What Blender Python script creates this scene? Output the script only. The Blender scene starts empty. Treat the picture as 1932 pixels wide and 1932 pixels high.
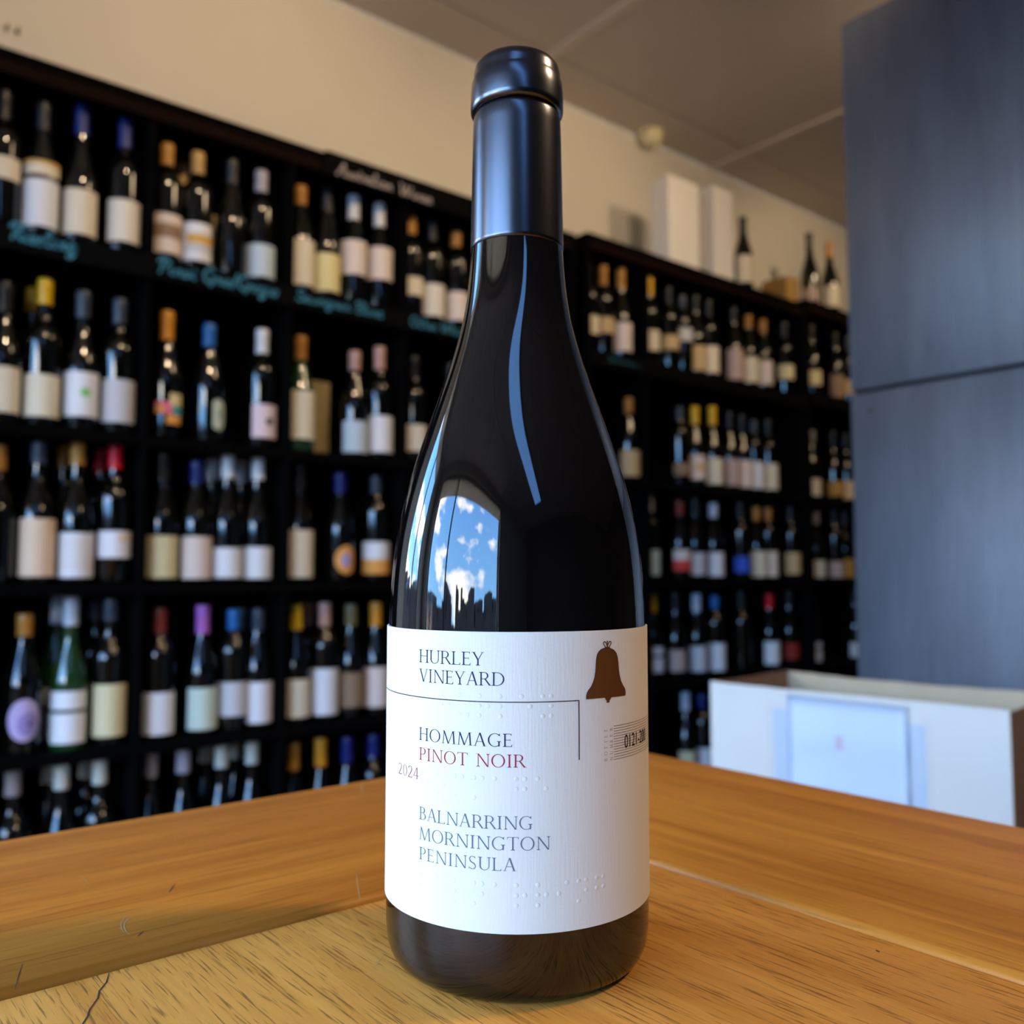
import bpy, bmesh, math, random
from mathutils import Vector, Matrix

random.seed(7)
SC = bpy.context.scene
COL = SC.collection
ZC = 1.0395                     # camera height above the floor (m)
PI = math.pi

# ------------------------------------------------------------------ camera
cam_d = bpy.data.cameras.new('camera')
cam = bpy.data.objects.new('camera', cam_d); COL.objects.link(cam)
PITCH = math.radians(3.9785); PSI = math.radians(50.41)
fwd = Vector((math.cos(PSI)*math.cos(PITCH), math.sin(PSI)*math.cos(PITCH), math.sin(PITCH)))
cam.location = (0, 0, ZC)
cam.rotation_euler = fwd.to_track_quat('-Z', 'Y').to_euler()
cam_d.sensor_width = 36.0
cam_d.lens = 1711.0/1932.0*36.0
cam_d.clip_start = 0.02; cam_d.clip_end = 200
cam_d.dof.use_dof = True
cam_d.dof.focus_distance = 0.263
cam_d.dof.aperture_fstop = 11.5
SC.camera = cam

# ------------------------------------------------------------------ world: blue sky with some cloud
W = bpy.data.worlds.new('sky'); SC.world = W; W.use_nodes = True
wn = W.node_tree; wn.nodes.clear()
def wnode(t, **kw):
    n = wn.nodes.new(t)
    for k, v in kw.items(): setattr(n, k, v)
    return n
w_tc = wnode('ShaderNodeTexCoord'); w_sep = wnode('ShaderNodeSeparateXYZ')
wn.links.new(w_tc.outputs['Generated'], w_sep.inputs[0])
w_r = wnode('ShaderNodeValToRGB')
w_r.color_ramp.elements[0].position = 0.0; w_r.color_ramp.elements[0].color = (.30, .70, 1.25, 1)
w_r.color_ramp.elements[1].position = .75; w_r.color_ramp.elements[1].color = (.11, .36, 1.05, 1)
wn.links.new(w_sep.outputs['Z'], w_r.inputs[0])
w_map = wnode('ShaderNodeMapping'); w_map.inputs['Scale'].default_value = (1.6, 1.6, 5.0)
wn.links.new(w_tc.outputs['Generated'], w_map.inputs[0])
w_no = wnode('ShaderNodeTexNoise'); w_no.inputs['Scale'].default_value = 1.7; w_no.inputs['Detail'].default_value = 5
wn.links.new(w_map.outputs[0], w_no.inputs['Vector'])
w_cr = wnode('ShaderNodeValToRGB')
w_cr.color_ramp.elements[0].position = .50; w_cr.color_ramp.elements[1].position = .66
wn.links.new(w_no.outputs['Fac'], w_cr.inputs[0])
w_mx = wnode('ShaderNodeMix', data_type='RGBA')
wn.links.new(w_cr.outputs[0], w_mx.inputs[0]); wn.links.new(w_r.outputs[0], w_mx.inputs[6])
w_mx.inputs[7].default_value = (2.2, 2.0, 1.65, 1)
w_bg = wnode('ShaderNodeBackground'); w_bg.inputs['Strength'].default_value = 11.6
wn.links.new(w_mx.outputs[2], w_bg.inputs['Color'])
w_out = wnode('ShaderNodeOutputWorld'); wn.links.new(w_bg.outputs[0], w_out.inputs[0])

# ------------------------------------------------------------------ window openings (portals guide the sky light in)
WX = -2.2                                             # inner face of the window wall
WINS = [(-1.40, 2.00, .80, 2.62)]   # in the left wall: y0, y1, z0, z1
WIN3 = (-1.75, -.60, .80, 2.62)                                 # in the rack wall, left of the racks: x0, x1, z0, z1
for i, (y0, y1, z0, z1) in enumerate(WINS):
    ld = bpy.data.lights.new('window_portal', 'AREA'); ld.shape = 'RECTANGLE'
    ld.size = z1-z0; ld.size_y = y1-y0; ld.cycles.is_portal = True
    lo = bpy.data.objects.new('window_portal', ld); COL.objects.link(lo)
    lo.location = (WX-.09, (y0+y1)/2, (z0+z1)/2); lo.rotation_euler = (0, -PI/2, 0)
ld = bpy.data.lights.new('window_portal', 'AREA'); ld.shape = 'RECTANGLE'; ld.size = WIN3[1]-WIN3[0]; ld.size_y = WIN3[3]-WIN3[2]; ld.cycles.is_portal = True
lo = bpy.data.objects.new('window_portal', ld); COL.objects.link(lo)
lo.location = ((WIN3[0]+WIN3[1])/2, 2.36+.06, (WIN3[2]+WIN3[3])/2); lo.rotation_euler = (-PI/2, 0, 0)

SC.view_settings.view_transform = 'Standard'; SC.view_settings.look = 'None'
SC.view_settings.exposure = 0.25; SC.view_settings.gamma = 1.0
SC.view_settings.use_curve_mapping = False
SC.cycles.use_denoising = True; SC.cycles.use_adaptive_sampling = True; SC.cycles.adaptive_threshold = .02
SC.cycles.max_bounces = 7; SC.cycles.diffuse_bounces = 4; SC.cycles.glossy_bounces = 3; SC.cycles.transparent_max_bounces = 8
SC.cycles.sample_clamp_indirect = 6.0

# ------------------------------------------------------------------ helpers
def tag(o, label=None, cat=None, group=None, kind=None):
    if label: o['label'] = label
    if cat: o['category'] = cat
    if group: o['group'] = group
    if kind: o['kind'] = kind
    return o
def empty(name, loc=(0, 0, 0), rz=0.0):
    o = bpy.data.objects.new(name, None); COL.objects.link(o)
    o.location = loc; o.rotation_euler = (0, 0, rz); o.empty_display_size = .05
    return o
def link(name, me, parent=None, loc=(0, 0, 0), rot=(0, 0, 0)):
    o = bpy.data.objects.new(name, me); COL.objects.link(o)
    o.location = loc; o.rotation_euler = rot
    if parent: o.parent = parent
    return o
def mesh(name, vs, fs, mat=None, smooth=False):
    me = bpy.data.meshes.new(name); me.from_pydata([tuple(v) for v in vs], [], fs); me.update()
    if mat: me.materials.append(mat)
    if smooth:
        for p in me.polygons: p.use_smooth = True
    return me
def obj(name, vs, fs, mat, parent=None, loc=(0, 0, 0), rot=(0, 0, 0), smooth=False):
    return link(name, mesh(name, vs, fs, mat, smooth), parent, loc, rot)
class MB:
    """collects geometry for ONE mesh"""
    def __init__(s): s.v = []; s.f = []
    def add(s, vs, fs):
        n = len(s.v); s.v += [tuple(v) for v in vs]; s.f += [tuple(i+n for i in f) for f in fs]; return s
    def box(s, x0, x1, y0, y1, z0, z1):
        return s.add([(x0,y0,z0),(x1,y0,z0),(x1,y1,z0),(x0,y1,z0),(x0,y0,z1),(x1,y0,z1),(x1,y1,z1),(x0,y1,z1)],
                     [(0,3,2,1),(4,5,6,7),(0,1,5,4),(1,2,6,5),(2,3,7,6),(3,0,4,7)])
    def build(s, name, mat, parent=None, loc=(0, 0, 0), rot=(0, 0, 0), bevel=0.0, seg=2, smooth=False):
        o = obj(name, s.v, s.f, mat, parent, loc, rot, smooth)
        if bevel:
            bm = bmesh.new(); bm.from_mesh(o.data)
            bmesh.ops.bevel(bm, geom=bm.edges[:], offset=bevel, segments=seg, affect='EDGES', profile=.5)
            bm.to_mesh(o.data); bm.free()
            for p in o.data.polygons: p.use_smooth = seg > 1
            if seg > 1:
                o.data.set_sharp_from_angle(angle=math.radians(50))
        return o
def boxo(name, x0, x1, y0, y1, z0, z1, mat, parent=None, bevel=0.0, **k):
    """one box, origin at its centre of base"""
    cx, cy = (x0+x1)/2, (y0+y1)/2
    return MB().box(x0-cx, x1-cx, y0-cy, y1-cy, 0, z1-z0).build(name, mat, parent, (cx, cy, z0), bevel=bevel, **k)
def lathe(prof, seg=32, cap0=True, cap1=True):
    vs, fs = [], []
    n = len(prof)
    for r, z in prof:
        for j in range(seg):
            a = 2*PI*j/seg; vs.append((r*math.cos(a), r*math.sin(a), z))
    for i in range(n-1):
        for j in range(seg):
            k = (j+1) % seg
            fs.append((i*seg+j, i*seg+k, (i+1)*seg+k, (i+1)*seg+j))
    if cap0: fs.append(tuple(reversed(range(seg))))
    if cap1: fs.append(tuple(range((n-1)*seg, n*seg)))
    return vs, fs
def spline(pts, sub=4):
    out = []
    P = [pts[0]]+list(pts)+[pts[-1]]
    for i in range(1, len(P)-2):
        p0, p1, p2, p3 = P[i-1], P[i], P[i+1], P[i+2]
        for k in range(sub):
            t = k/sub
            out.append(tuple(.5*((2*b)+(-a+c)*t+(2*a-5*b+4*c-d)*t*t+(-a+3*b-3*c+d)*t**3) for a, b, c, d in zip(p0, p1, p2, p3)))
    out.append(tuple(pts[-1]))
    return out

# ------------------------------------------------------------------ materials
def new_mat(name):
    m = bpy.data.materials.new(name); m.use_nodes = True
    return m, m.node_tree, m.node_tree.nodes['Principled BSDF']
def pm(name, col, rough=.5, metal=0.0, ior=None, coat=0.0, noise=0.0, nscale=40.0, bump=0.0, bscale=200.0, alpha=1.0, coat_rough=.03, spec=None):
    m, nt, b = new_mat(name)
    b.inputs['Base Color'].default_value = (*col, 1); b.inputs['Roughness'].default_value = rough
    b.inputs['Metallic'].default_value = metal
    if spec is not None: b.inputs['Specular IOR Level'].default_value = spec
    if ior: b.inputs['IOR'].default_value = ior
    if coat: b.inputs['Coat Weight'].default_value = coat; b.inputs['Coat Roughness'].default_value = coat_rough
    if alpha < 1: b.inputs['Alpha'].default_value = alpha
    if noise or bump:
        tc = nt.nodes.new('ShaderNodeTexCoord')
    if noise:
        n = nt.nodes.new('ShaderNodeTexNoise'); n.inputs['Scale'].default_value = nscale; n.inputs['Detail'].default_value = 4
        nt.links.new(tc.outputs['Object'], n.inputs['Vector'])
        r = nt.nodes.new('ShaderNodeValToRGB')
        r.color_ramp.elements[0].position = .3; r.color_ramp.elements[1].position = .7
        r.color_ramp.elements[0].color = (*[c*(1-noise) for c in col], 1); r.color_ramp.elements[1].color = (*[min(1, c*(1+noise)) for c in col], 1)
        nt.links.new(n.outputs['Fac'], r.inputs[0]); nt.links.new(r.outputs[0], b.inputs['Base Color'])
    if bump:
        n2 = nt.nodes.new('ShaderNodeTexNoise'); n2.inputs['Scale'].default_value = bscale
        nt.links.new(tc.outputs['Object'], n2.inputs['Vector'])
        bp = nt.nodes.new('ShaderNodeBump'); bp.inputs['Strength'].default_value = bump; bp.inputs['Distance'].default_value = .001
        nt.links.new(n2.outputs['Fac'], bp.inputs['Height']); nt.links.new(bp.outputs[0], b.inputs['Normal'])
    return m
def wood(name, dark, light, pore, rough=.38, pores=.5, grain=(2.5, 45, 45), pore_sc=(45, 1100, 1100), bump=.25, axis=0, coat=0.0, spec=.5):
    """grain runs along the object's local axis (0 = x, 1 = y)"""
    m, nt, b = new_mat(name); N = nt.nodes; Lk = nt.links
    tc = N.new('ShaderNodeTexCoord'); oi = N.new('ShaderNodeObjectInfo')
    sp = N.new('ShaderNodeVectorMath'); sp.operation = 'MULTIPLY_ADD'
    Lk.new(oi.outputs['Random'], sp.inputs[0]); sp.inputs[1].default_value = (3.1, 1.7, 2.3); Lk.new(tc.outputs['Object'], sp.inputs[2])
    def sw(v): return v if axis == 0 else (v[1], v[0], v[2])
    def nz(scale, detail, dist=0.0):
        mp = N.new('ShaderNodeMapping'); mp.inputs['Scale'].default_value = sw(scale); Lk.new(sp.outputs[0], mp.inputs[0])
        n = N.new('ShaderNodeTexNoise'); n.inputs['Scale'].default_value = 1; n.inputs['Detail'].default_value = detail
        n.inputs['Distortion'].default_value = dist; Lk.new(mp.outputs[0], n.inputs['Vector']); return n
    g = nz(grain, 5, .6); fine = nz((grain[0]*6, grain[1]*9, grain[2]*9), 3); blot = nz((5, 9, 9), 2)
    ad = N.new('ShaderNodeMath'); ad.operation = 'MULTIPLY_ADD'; Lk.new(fine.outputs['Fac'], ad.inputs[0]); ad.inputs[1].default_value = .45; Lk.new(g.outputs['Fac'], ad.inputs[2])
    ad2 = N.new('ShaderNodeMath'); ad2.operation = 'MULTIPLY_ADD'; Lk.new(blot.outputs['Fac'], ad2.inputs[0]); ad2.inputs[1].default_value = .5; Lk.new(ad.outputs[0], ad2.inputs[2])
    r = N.new('ShaderNodeValToRGB'); r.color_ramp.elements[0].position = .68; r.color_ramp.elements[1].position = 1.22/1.0 if False else 1.0
    r.color_ramp.elements[0].color = (*dark, 1); r.color_ramp.elements[1].color = (*light, 1)
    mr = N.new('ShaderNodeMapRange'); mr.inputs[1].default_value = .55; mr.inputs[2].default_value = 1.4; Lk.new(ad2.outputs[0], mr.inputs[0])
    r.color_ramp.elements[0].position = .15; r.color_ramp.elements[1].position = .85
    Lk.new(mr.outputs[0], r.inputs[0])
    p = nz(pore_sc, 2, .3)
    pr = N.new('ShaderNodeValToRGB'); pr.color_ramp.elements[0].position = .56; pr.color_ramp.elements[1].position = .68
    Lk.new(p.outputs['Fac'], pr.inputs[0])
    pf = N.new('ShaderNodeMath'); pf.operation = 'MULTIPLY'; pf.inputs[1].default_value = pores; Lk.new(pr.outputs[0], pf.inputs[0])
    mx = N.new('ShaderNodeMix'); mx.data_type = 'RGBA'; Lk.new(pf.outputs[0], mx.inputs[0]); Lk.new(r.outputs[0], mx.inputs[6]); mx.inputs[7].default_value = (*pore, 1)
    Lk.new(mx.outputs[2], b.inputs['Base Color'])
    rr = N.new('ShaderNodeMapRange'); rr.inputs[3].default_value = rough-.08; rr.inputs[4].default_value = rough+.12; Lk.new(fine.outputs['Fac'], rr.inputs[0]); Lk.new(rr.outputs[0], b.inputs['Roughness'])
    if bump:
        h = N.new('ShaderNodeMath'); h.operation = 'MULTIPLY_ADD'; Lk.new(pr.outputs[0], h.inputs[0]); h.inputs[1].default_value = -1; Lk.new(fine.outputs['Fac'], h.inputs[2])
        bp = N.new('ShaderNodeBump'); bp.inputs['Strength'].default_value = bump; bp.inputs['Distance'].default_value = .0006
        Lk.new(h.outputs[0], bp.inputs['Height']); Lk.new(bp.outputs[0], b.inputs['Normal'])
    b.inputs['Specular IOR Level'].default_value = spec
    return m

M = {}
M['wall'] = pm('cream_wall_paint', (.75, .71, .62), .85, noise=.03, nscale=3, bump=.15, bscale=90)
M['outer'] = pm('window_wall_paint', (.62, .56, .47), .85, noise=.03, nscale=3)
M['darkwall'] = pm('dark_shop_wall', (.045, .035, .03), .8, noise=.15, nscale=2)
M['ceil'] = pm('ceiling_board', (.68, .60, .53), .9, noise=.03, nscale=2, bump=.1, bscale=60)
M['batten'] = pm('ceiling_batten_paint', (.78, .70, .62), .7)
M['floor'] = wood('floor_boards', (.05, .025, .012), (.12, .065, .03), (.02, .01, .005), .5, .3)
M['frame'] = pm('window_frame_paint', (.05, .035, .03), .4)
M['black'] = pm('black_painted_wood', (.0012, .0012, .0014), .9, noise=.3, nscale=20, spec=.05)
M['redwood'] = pm('dark_red_timber', (.007, .0011, .0005), .85, noise=.3, nscale=15, spec=.1)
M['chalkboard'] = pm('chalkboard_paint', (.0015, .0015, .0015), .95, spec=.1)
M['chalk_blue'] = pm('teal_chalk', (.05, .25, .35), .95, noise=.35, nscale=120)
M['chalk_white'] = pm('white_chalk', (.45, .40, .39), .95, noise=.4, nscale=120)
M['glass'] = pm('dark_bottle_glass', (.003, .0022, .002), .03, ior=1.62)
M['shelfglass'] = pm('dark_green_bottle_glass', (.002, .0025, .0015), .06, ior=1.62)
M['greenglass'] = pm('green_bottle_glass', (.012, .045, .012), .08, ior=1.75)
M['capsule'] = pm('satin_black_capsule', (.105, .105, .115), .25, metal=1.0)
M['asphalt'] = pm('street_asphalt', (.05, .05, .055), .9)
M['street'] = pm('street_masonry', (.05, .045, .045), .9, noise=.4, nscale=.6)
CAPC = {'charcoal': (.012, .012, .014), 'navy': (.01, .02, .16), 'gold': (.50, .24, .035), 'amber': (.46, .20, .03), 'tan': (.55, .33, .10), 'pale grey': (.42, .40, .46),
        'white': (.78, .80, .82), 'silver': (.55, .62, .72), 'yellow': (.78, .46, .01), 'slate': (.04, .055, .08), 'orange': (.72, .30, .02), 'blue': (.02, .14, .42),
        'rose': (.60, .34, .27), 'red': (.68, .008, .02), 'russet': (.22, .035, .02), 'lilac': (.50, .16, .60), 'olive': (.16, .14, .06), 'grey': (.33, .29, .29), 'ivory': (.62, .64, .55)}
LABC = {'cream': (.80, .72, .55), 'white': (.82, .83, .86), 'ivory': (.80, .74, .62), 'yellow': (.82, .70, .32), 'blush': (.80, .68, .60), 'pale blue': (.55, .66, .74),
        'grey': (.60, .60, .62), 'peach': (.84, .64, .46), 'straw': (.74, .66, .38), 'tan': (.62, .44, .22), 'brown': (.30, .19, .11), 'mauve': (.52, .38, .33),
        'pale green': (.60, .72, .60), 'purple': (.30, .24, .52), 'orange': (.85, .38, .08), 'blue': (.03, .10, .60), 'amber': (.42, .22, .03), 'russet': (.30, .02, .01),
        'pink': (.80, .64, .68), 'gold': (.70, .42, .10), 'green': (.25, .62, .22), 'black': (.01, .01, .01), 'red': (.70, .05, .04), 'teal': (.05, .35, .40), 'lilac': (.50, .40, .66), 'rose': (.80, .15, .25)}
_cm = {}
def capm(c):
    if ('c', c) not in _cm: _cm['c', c] = pm('capsule_'+c.replace(' ', '_'), CAPC[c], .38)
    return _cm['c', c]
def labm(c):
    if ('l', c) not in _cm: _cm['l', c] = pm('paper_'+c.replace(' ', '_'), LABC[c], .75)
    return _cm['l', c]

# ------------------------------------------------------------------ the room
X0, X1, Y0, Y1, ZT = WX, 5.3, -3.6, 2.36, 2.772
def struct(o): o['kind'] = 'structure'; return o
struct(boxo('floor', X0-.2, X1+.1, Y0-.1, Y1+.1, -.1, 0, M['floor']))
wb = MB()
for a, b_ in ((X0-.2, WIN3[0]), (WIN3[1], X1+.1)): wb.box(a, b_, Y1, Y1+.12, 0, ZT)
wb.box(WIN3[0], WIN3[1], Y1, Y1+.12, 0, WIN3[2]); wb.box(WIN3[0], WIN3[1], Y1, Y1+.12, WIN3[3], ZT)
struct(wb.build('wall_back', M['wall']))
struct(boxo('wall_right', X1, X1+.12, Y0, Y1, 0, ZT, M['darkwall']))
struct(boxo('wall_front', X0-.2, X1+.1, Y0-.12, Y0, 0, ZT, M['darkwall']))
wl = MB()
for a, b_ in ((Y0, WINS[0][0]), (WINS[0][1], Y1)): wl.box(X0-.18, X0, a, b_, 0, ZT)
for (a, b_, c, d) in WINS:
    wl.box(X0-.18, X0, a, b_, 0, c); wl.box(X0-.18, X0, a, b_, d, ZT)
struct(wl.build('wall_left', M['outer']))
mg, ntg, bg_ = new_mat('window_glass')
ntg.nodes.remove(bg_)
g_t = ntg.nodes.new('ShaderNodeBsdfTransparent'); g_g = ntg.nodes.new('ShaderNodeBsdfGlossy'); g_g.inputs['Roughness'].default_value = .02
g_m = ntg.nodes.new('ShaderNodeMixShader'); g_m.inputs[0].default_value = .06
ntg.links.new(g_t.outputs[0], g_m.inputs[1]); ntg.links.new(g_g.outputs[0], g_m.inputs[2])
ntg.links.new(g_m.outputs[0], ntg.nodes['Material Output'].inputs[0])
M_blind, ntb, bb_ = new_mat('cream_roller_blind'); ntb.nodes.remove(bb_)
b_d = ntb.nodes.new('ShaderNodeBsdfDiffuse'); b_t = ntb.nodes.new('ShaderNodeBsdfTranslucent'); b_m = ntb.nodes.new('ShaderNodeMixShader')
b_d.inputs[0].default_value = (.7, .64, .55, 1); b_t.inputs[0].default_value = (.80, .66, .50, 1); b_m.inputs[0].default_value = .8
ntb.links.new(b_d.outputs[0], b_m.inputs[1]); ntb.links.new(b_t.outputs[0], b_m.inputs[2]); ntb.links.new(b_m.outputs[0], ntb.nodes['Material Output'].inputs[0])
def window(k, loc, rz, hw, hh, splits):
    w = struct(empty('window_%d' % k, loc, rz))
    fm = MB().box(-.03, .03, -hw, hw, 0, .05).box(-.03, .03, -hw, hw, hh-.05, hh)
    e = [-hw]+list(splits)+[hw]
    for y in e: fm.box(-.03, .03, max(-hw, y-.025), min(hw, y+.025), .05, hh-.05)
    fm.build('window_frame', M['frame'], w)
    for p, q in zip(e, e[1:]): MB().box(-.003, .003, p+.025, q-.025, .05, hh-.05).build('pane', mg, w)
    sg = 1 if rz == 0 else -1
    MB().box(.045*sg, .047*sg, -hw, hw, hh-.28, hh).build('roller_blind', M_blind, w)
for wi, (a, b_, c, d) in enumerate(WINS):
    window(wi+1, (X0-.09, (a+b_)/2, c), 0, (b_-a)/2, d-c, (.62,))
window(2, ((WIN3[0]+WIN3[1])/2, Y1+.06, WIN3[2]), PI/2, (WIN3[1]-WIN3[0])/2, WIN3[3]-WIN3[2], (0,))
# street outside the windows (seen only as a dark skyline mirrored in the glass)
struct(boxo('floor_street', -60, 30, -60, 60, -.3, -.15, M['asphalt']))
sk = MB(); rs = random.Random(3); y = -40
while y < 45:
    w_ = rs.uniform(.2, .9); sk.box(-17-rs.random()*3, -14, y, y+w_, -.15, rs.uniform(.9, 2.7)); y += w_
x = -14.0
while x < 5:
    w_ = rs.uniform(.2, .9); sk.box(x, x+w_, 14, 17, -.15, rs.uniform(.9, 2.7)); x += w_
struct(sk.build('wall_street', M['street']))
# ceiling: sheets with cover battens
ceil = struct(boxo('ceiling', X0-.2, X1+.1, Y0-.1, Y1+.1, ZT+.012, ZT+.1, M['ceil']))
sx = [X0]+[-.235+1.095*k for k in range(-1, 6) if X0 < -.235+1.095*k < X1]+[X1]
sy = [Y0, -2.64, -1.44, -.24, .96, 2.16, Y1]
base_c = ceil.location
for i in range(len(sx)-1):
    for j in range(len(sy)-1):
        o = boxo('ceiling_panel', sx[i]+.003, sx[i+1]-.003, sy[j]+.003, sy[j+1]-.003, ZT, ZT+.012, M['ceil'], bevel=.002, seg=1)
        o.parent = ceil; o.location = o.location-base_c
for x in sx[1:-1]:
    o = boxo('batten', x-.02, x+.02, Y0, Y1-.002, ZT-.007, ZT, M['batten'], bevel=.002, seg=1); o.parent = ceil; o.location = o.location-base_c

# ------------------------------------------------------------------ chalk handwriting (single strokes)
SCRIPT = {
 'R': (.62, [[(.16,.0),(.22,.5),(.24,1.0)],[(.0,.72),(.1,.98),(.38,1.05),(.55,.85),(.42,.6),(.2,.52),(.4,.3),(.6,.0)]]),
 'P': (.60, [[(.14,-.05),(.22,.5),(.26,1.0)],[(.0,.72),(.1,.98),(.4,1.05),(.58,.82),(.45,.55),(.2,.5)]]),
 'G': (.66, [[(.58,.9),(.4,1.04),(.12,.8),(.05,.4),(.22,.03),(.5,.12),(.58,.42),(.38,.42)],[(.58,.42),(.56,.0),(.44,-.25)]]),
 'S': (.58, [[(.52,.92),(.36,1.05),(.14,.92),(.14,.68),(.4,.5),(.5,.25),(.34,.02),(.08,.06),(.0,.22)]]),
 'B': (.62, [[(.14,.0),(.2,.5),(.22,1.0)],[(.02,.8),(.12,1.0),(.4,1.02),(.5,.82),(.36,.58),(.2,.54),(.46,.46),(.54,.22),(.36,.0),(.1,.02)]]),
 'O': (.68, [[(.36,1.02),(.1,.8),(.05,.35),(.25,.02),(.52,.2),(.6,.65),(.42,.98),(.25,.9)]]),
 'A': (.70, [[(.0,.05),(.1,.0),(.3,.6),(.46,1.02),(.52,.5),(.56,.05),(.66,.04)],[(.16,.4),(.56,.42)]]),
 'W': (.85, [[(.0,.95),(.1,1.0),(.14,.5),(.2,.02),(.4,.6),(.48,.95),(.48,.4),(.54,.02),(.7,.5),(.82,1.0)]]),
 'a': (.46, [[(.36,.42),(.16,.44),(.05,.22),(.14,.02),(.3,.14),(.37,.42),(.36,.1),(.46,.06)]]),
 'b': (.42, [[(.0,.06),(.14,.6),(.14,1.0),(.06,.7),(.08,.06),(.26,.04),(.32,.3),(.18,.4),(.42,.36)]]),
 'c': (.38, [[(.3,.38),(.16,.45),(.05,.24),(.14,.02),(.38,.1)]]),
 'e': (.38, [[(.02,.16),(.24,.24),(.24,.42),(.1,.42),(.06,.15),(.18,.02),(.38,.1)]]),
 'g': (.46, [[(.36,.42),(.16,.44),(.06,.22),(.16,.04),(.32,.16),(.38,.42),(.34,-.2),(.2,-.42),(.08,-.28),(.46,.08)]]),
 'h': (.46, [[(.0,.05),(.16,.6),(.16,1.0),(.08,.7),(.1,.0),(.2,.36),(.3,.42),(.34,.1),(.46,.06)]]),
 'i': (.26, [[(.02,.1),(.12,.44),(.12,.06),(.26,.08)],[(.13,.62),(.14,.66)]]),
 'l': (.28, [[(.0,.06),(.18,.7),(.16,1.0),(.08,.75),(.1,.06),(.28,.08)]]),
 'n': (.48, [[(.02,.1),(.08,.42),(.1,.0),(.2,.36),(.32,.42),(.34,.06),(.48,.08)]]),
 'o': (.42, [[(.2,.44),(.05,.26),(.12,.02),(.3,.08),(.32,.34),(.18,.44),(.42,.36)]]),
 'r': (.36, [[(.02,.1),(.1,.48),(.16,.38),(.28,.4),(.26,.06),(.36,.08)]]),
 's': (.34, [[(.02,.1),(.16,.46),(.26,.2),(.14,.0),(.02,.06),(.34,.1)]]),
 't': (.32, [[(.02,.1),(.14,.5),(.16,.86),(.12,.06),(.3,.08)],[(.02,.58),(.3,.6)]]),
 'u': (.46, [[(.02,.12),(.08,.42),(.08,.08),(.2,.02),(.32,.42),(.32,.06),(.46,.08)]]),
 'v': (.40, [[(.02,.14),(.1,.44),(.16,.02),(.3,.42),(.4,.38)]]),
 '~': (2.6, [[(.0,1.0),(.12,.9),(.15,.1),(.32,.1),(.4,.8),(.5,.45),(.6,.1),(.8,.5),(.9,.1),(1.05,.5),(1.15,.1),(1.3,.5),(1.4,.05),(1.6,.5),(1.7,.05),(1.85,.45),(2.0,.1),(2.2,.25)],[(2.45,.5),(2.5,.0)]]),
 '/': (.34, [[(.02,-.1),(.3,1.05)]]), ' ': (.34, []),
}
def chalk_text(txt, x, y, z, width, height, mat, parent, w=.11, slope=0.0):
    """handwriting drawn on the vertical plane y = const"""
    adv = sum(SCRIPT[c][0] for c in txt); kx = width/adv
    mb = MB(); cx = 0
    for c in txt:
        a, strokes = SCRIPT[c]
        for st in strokes:
            p = spline(st, 4) if len(st) > 2 else st
            vs = []
            for i, q in enumerate(p):
                q0 = p[max(0, i-1)]; q1 = p[min(len(p)-1, i+1)]
                dx, dz = (q1[0]-q0[0])*kx, (q1[1]-q0[1])*height
                l = math.hypot(dx, dz) or 1; nx, nz = -dz/l*w*height/2, dx/l*w*height/2
                bx, bz = (cx+q[0])*kx+.12*q[1]*height, q[1]*height+slope*(cx+q[0])*kx
                vs += [(bx+nx, 0, bz+nz), (bx-nx, 0, bz-nz)]
            mb.add(vs, [(2*i, 2*i+1, 2*i+3, 2*i+2) for i in range(len(p)-1)])
        cx += a
    return mb.build('lettering', mat, parent, (x, y, z))

# ------------------------------------------------------------------ shelving racks
YS0, YS1 = 2.015, 2.352
RACKS = {
 'n': dict(x0=-.035, x1=1.925, top=1.066, rows=dict(A=.704, B=.303, C=-.020, D=-.362, E=-.702), divs=(.300, .634, .970, 1.302, 1.634)),
 'm': dict(x0=1.975, x1=3.205, top=1.089, rows=dict(A=.716, B=.310, C=-.022, D=-.357, E=-.702), divs=(2.265,)),
 'f': dict(x0=3.207, x1=4.30, top=1.116, rows=dict(A=.740, B=.310, C=-.022, D=-.357, E=-.702), divs=(3.75,)),
}
RNAME = {'n': 'near', 'm': 'middle', 'f': 'far'}
RLAB = {'n': 'tall black wine rack with teal chalk shelf names, nearest on the left wall',
        'm': 'tall black wine rack in the middle, with white gift boxes on its top',
        'f': 'tall black wine rack farthest right, partly behind the slate panel'}
def prism(parent, name, x0, x1, y0, y1, z0, z1, mat, bevel=.0015):
    cx, cy = (x0+x1)/2, (y0+y1)/2
    p = parent.location
    return MB().box(x0-cx, x1-cx, y0-cy, y1-cy, 0, z1-z0).build(name, mat, parent, (cx-p.x, cy-p.y, z0-p.z), bevel=bevel, seg=1)
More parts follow.
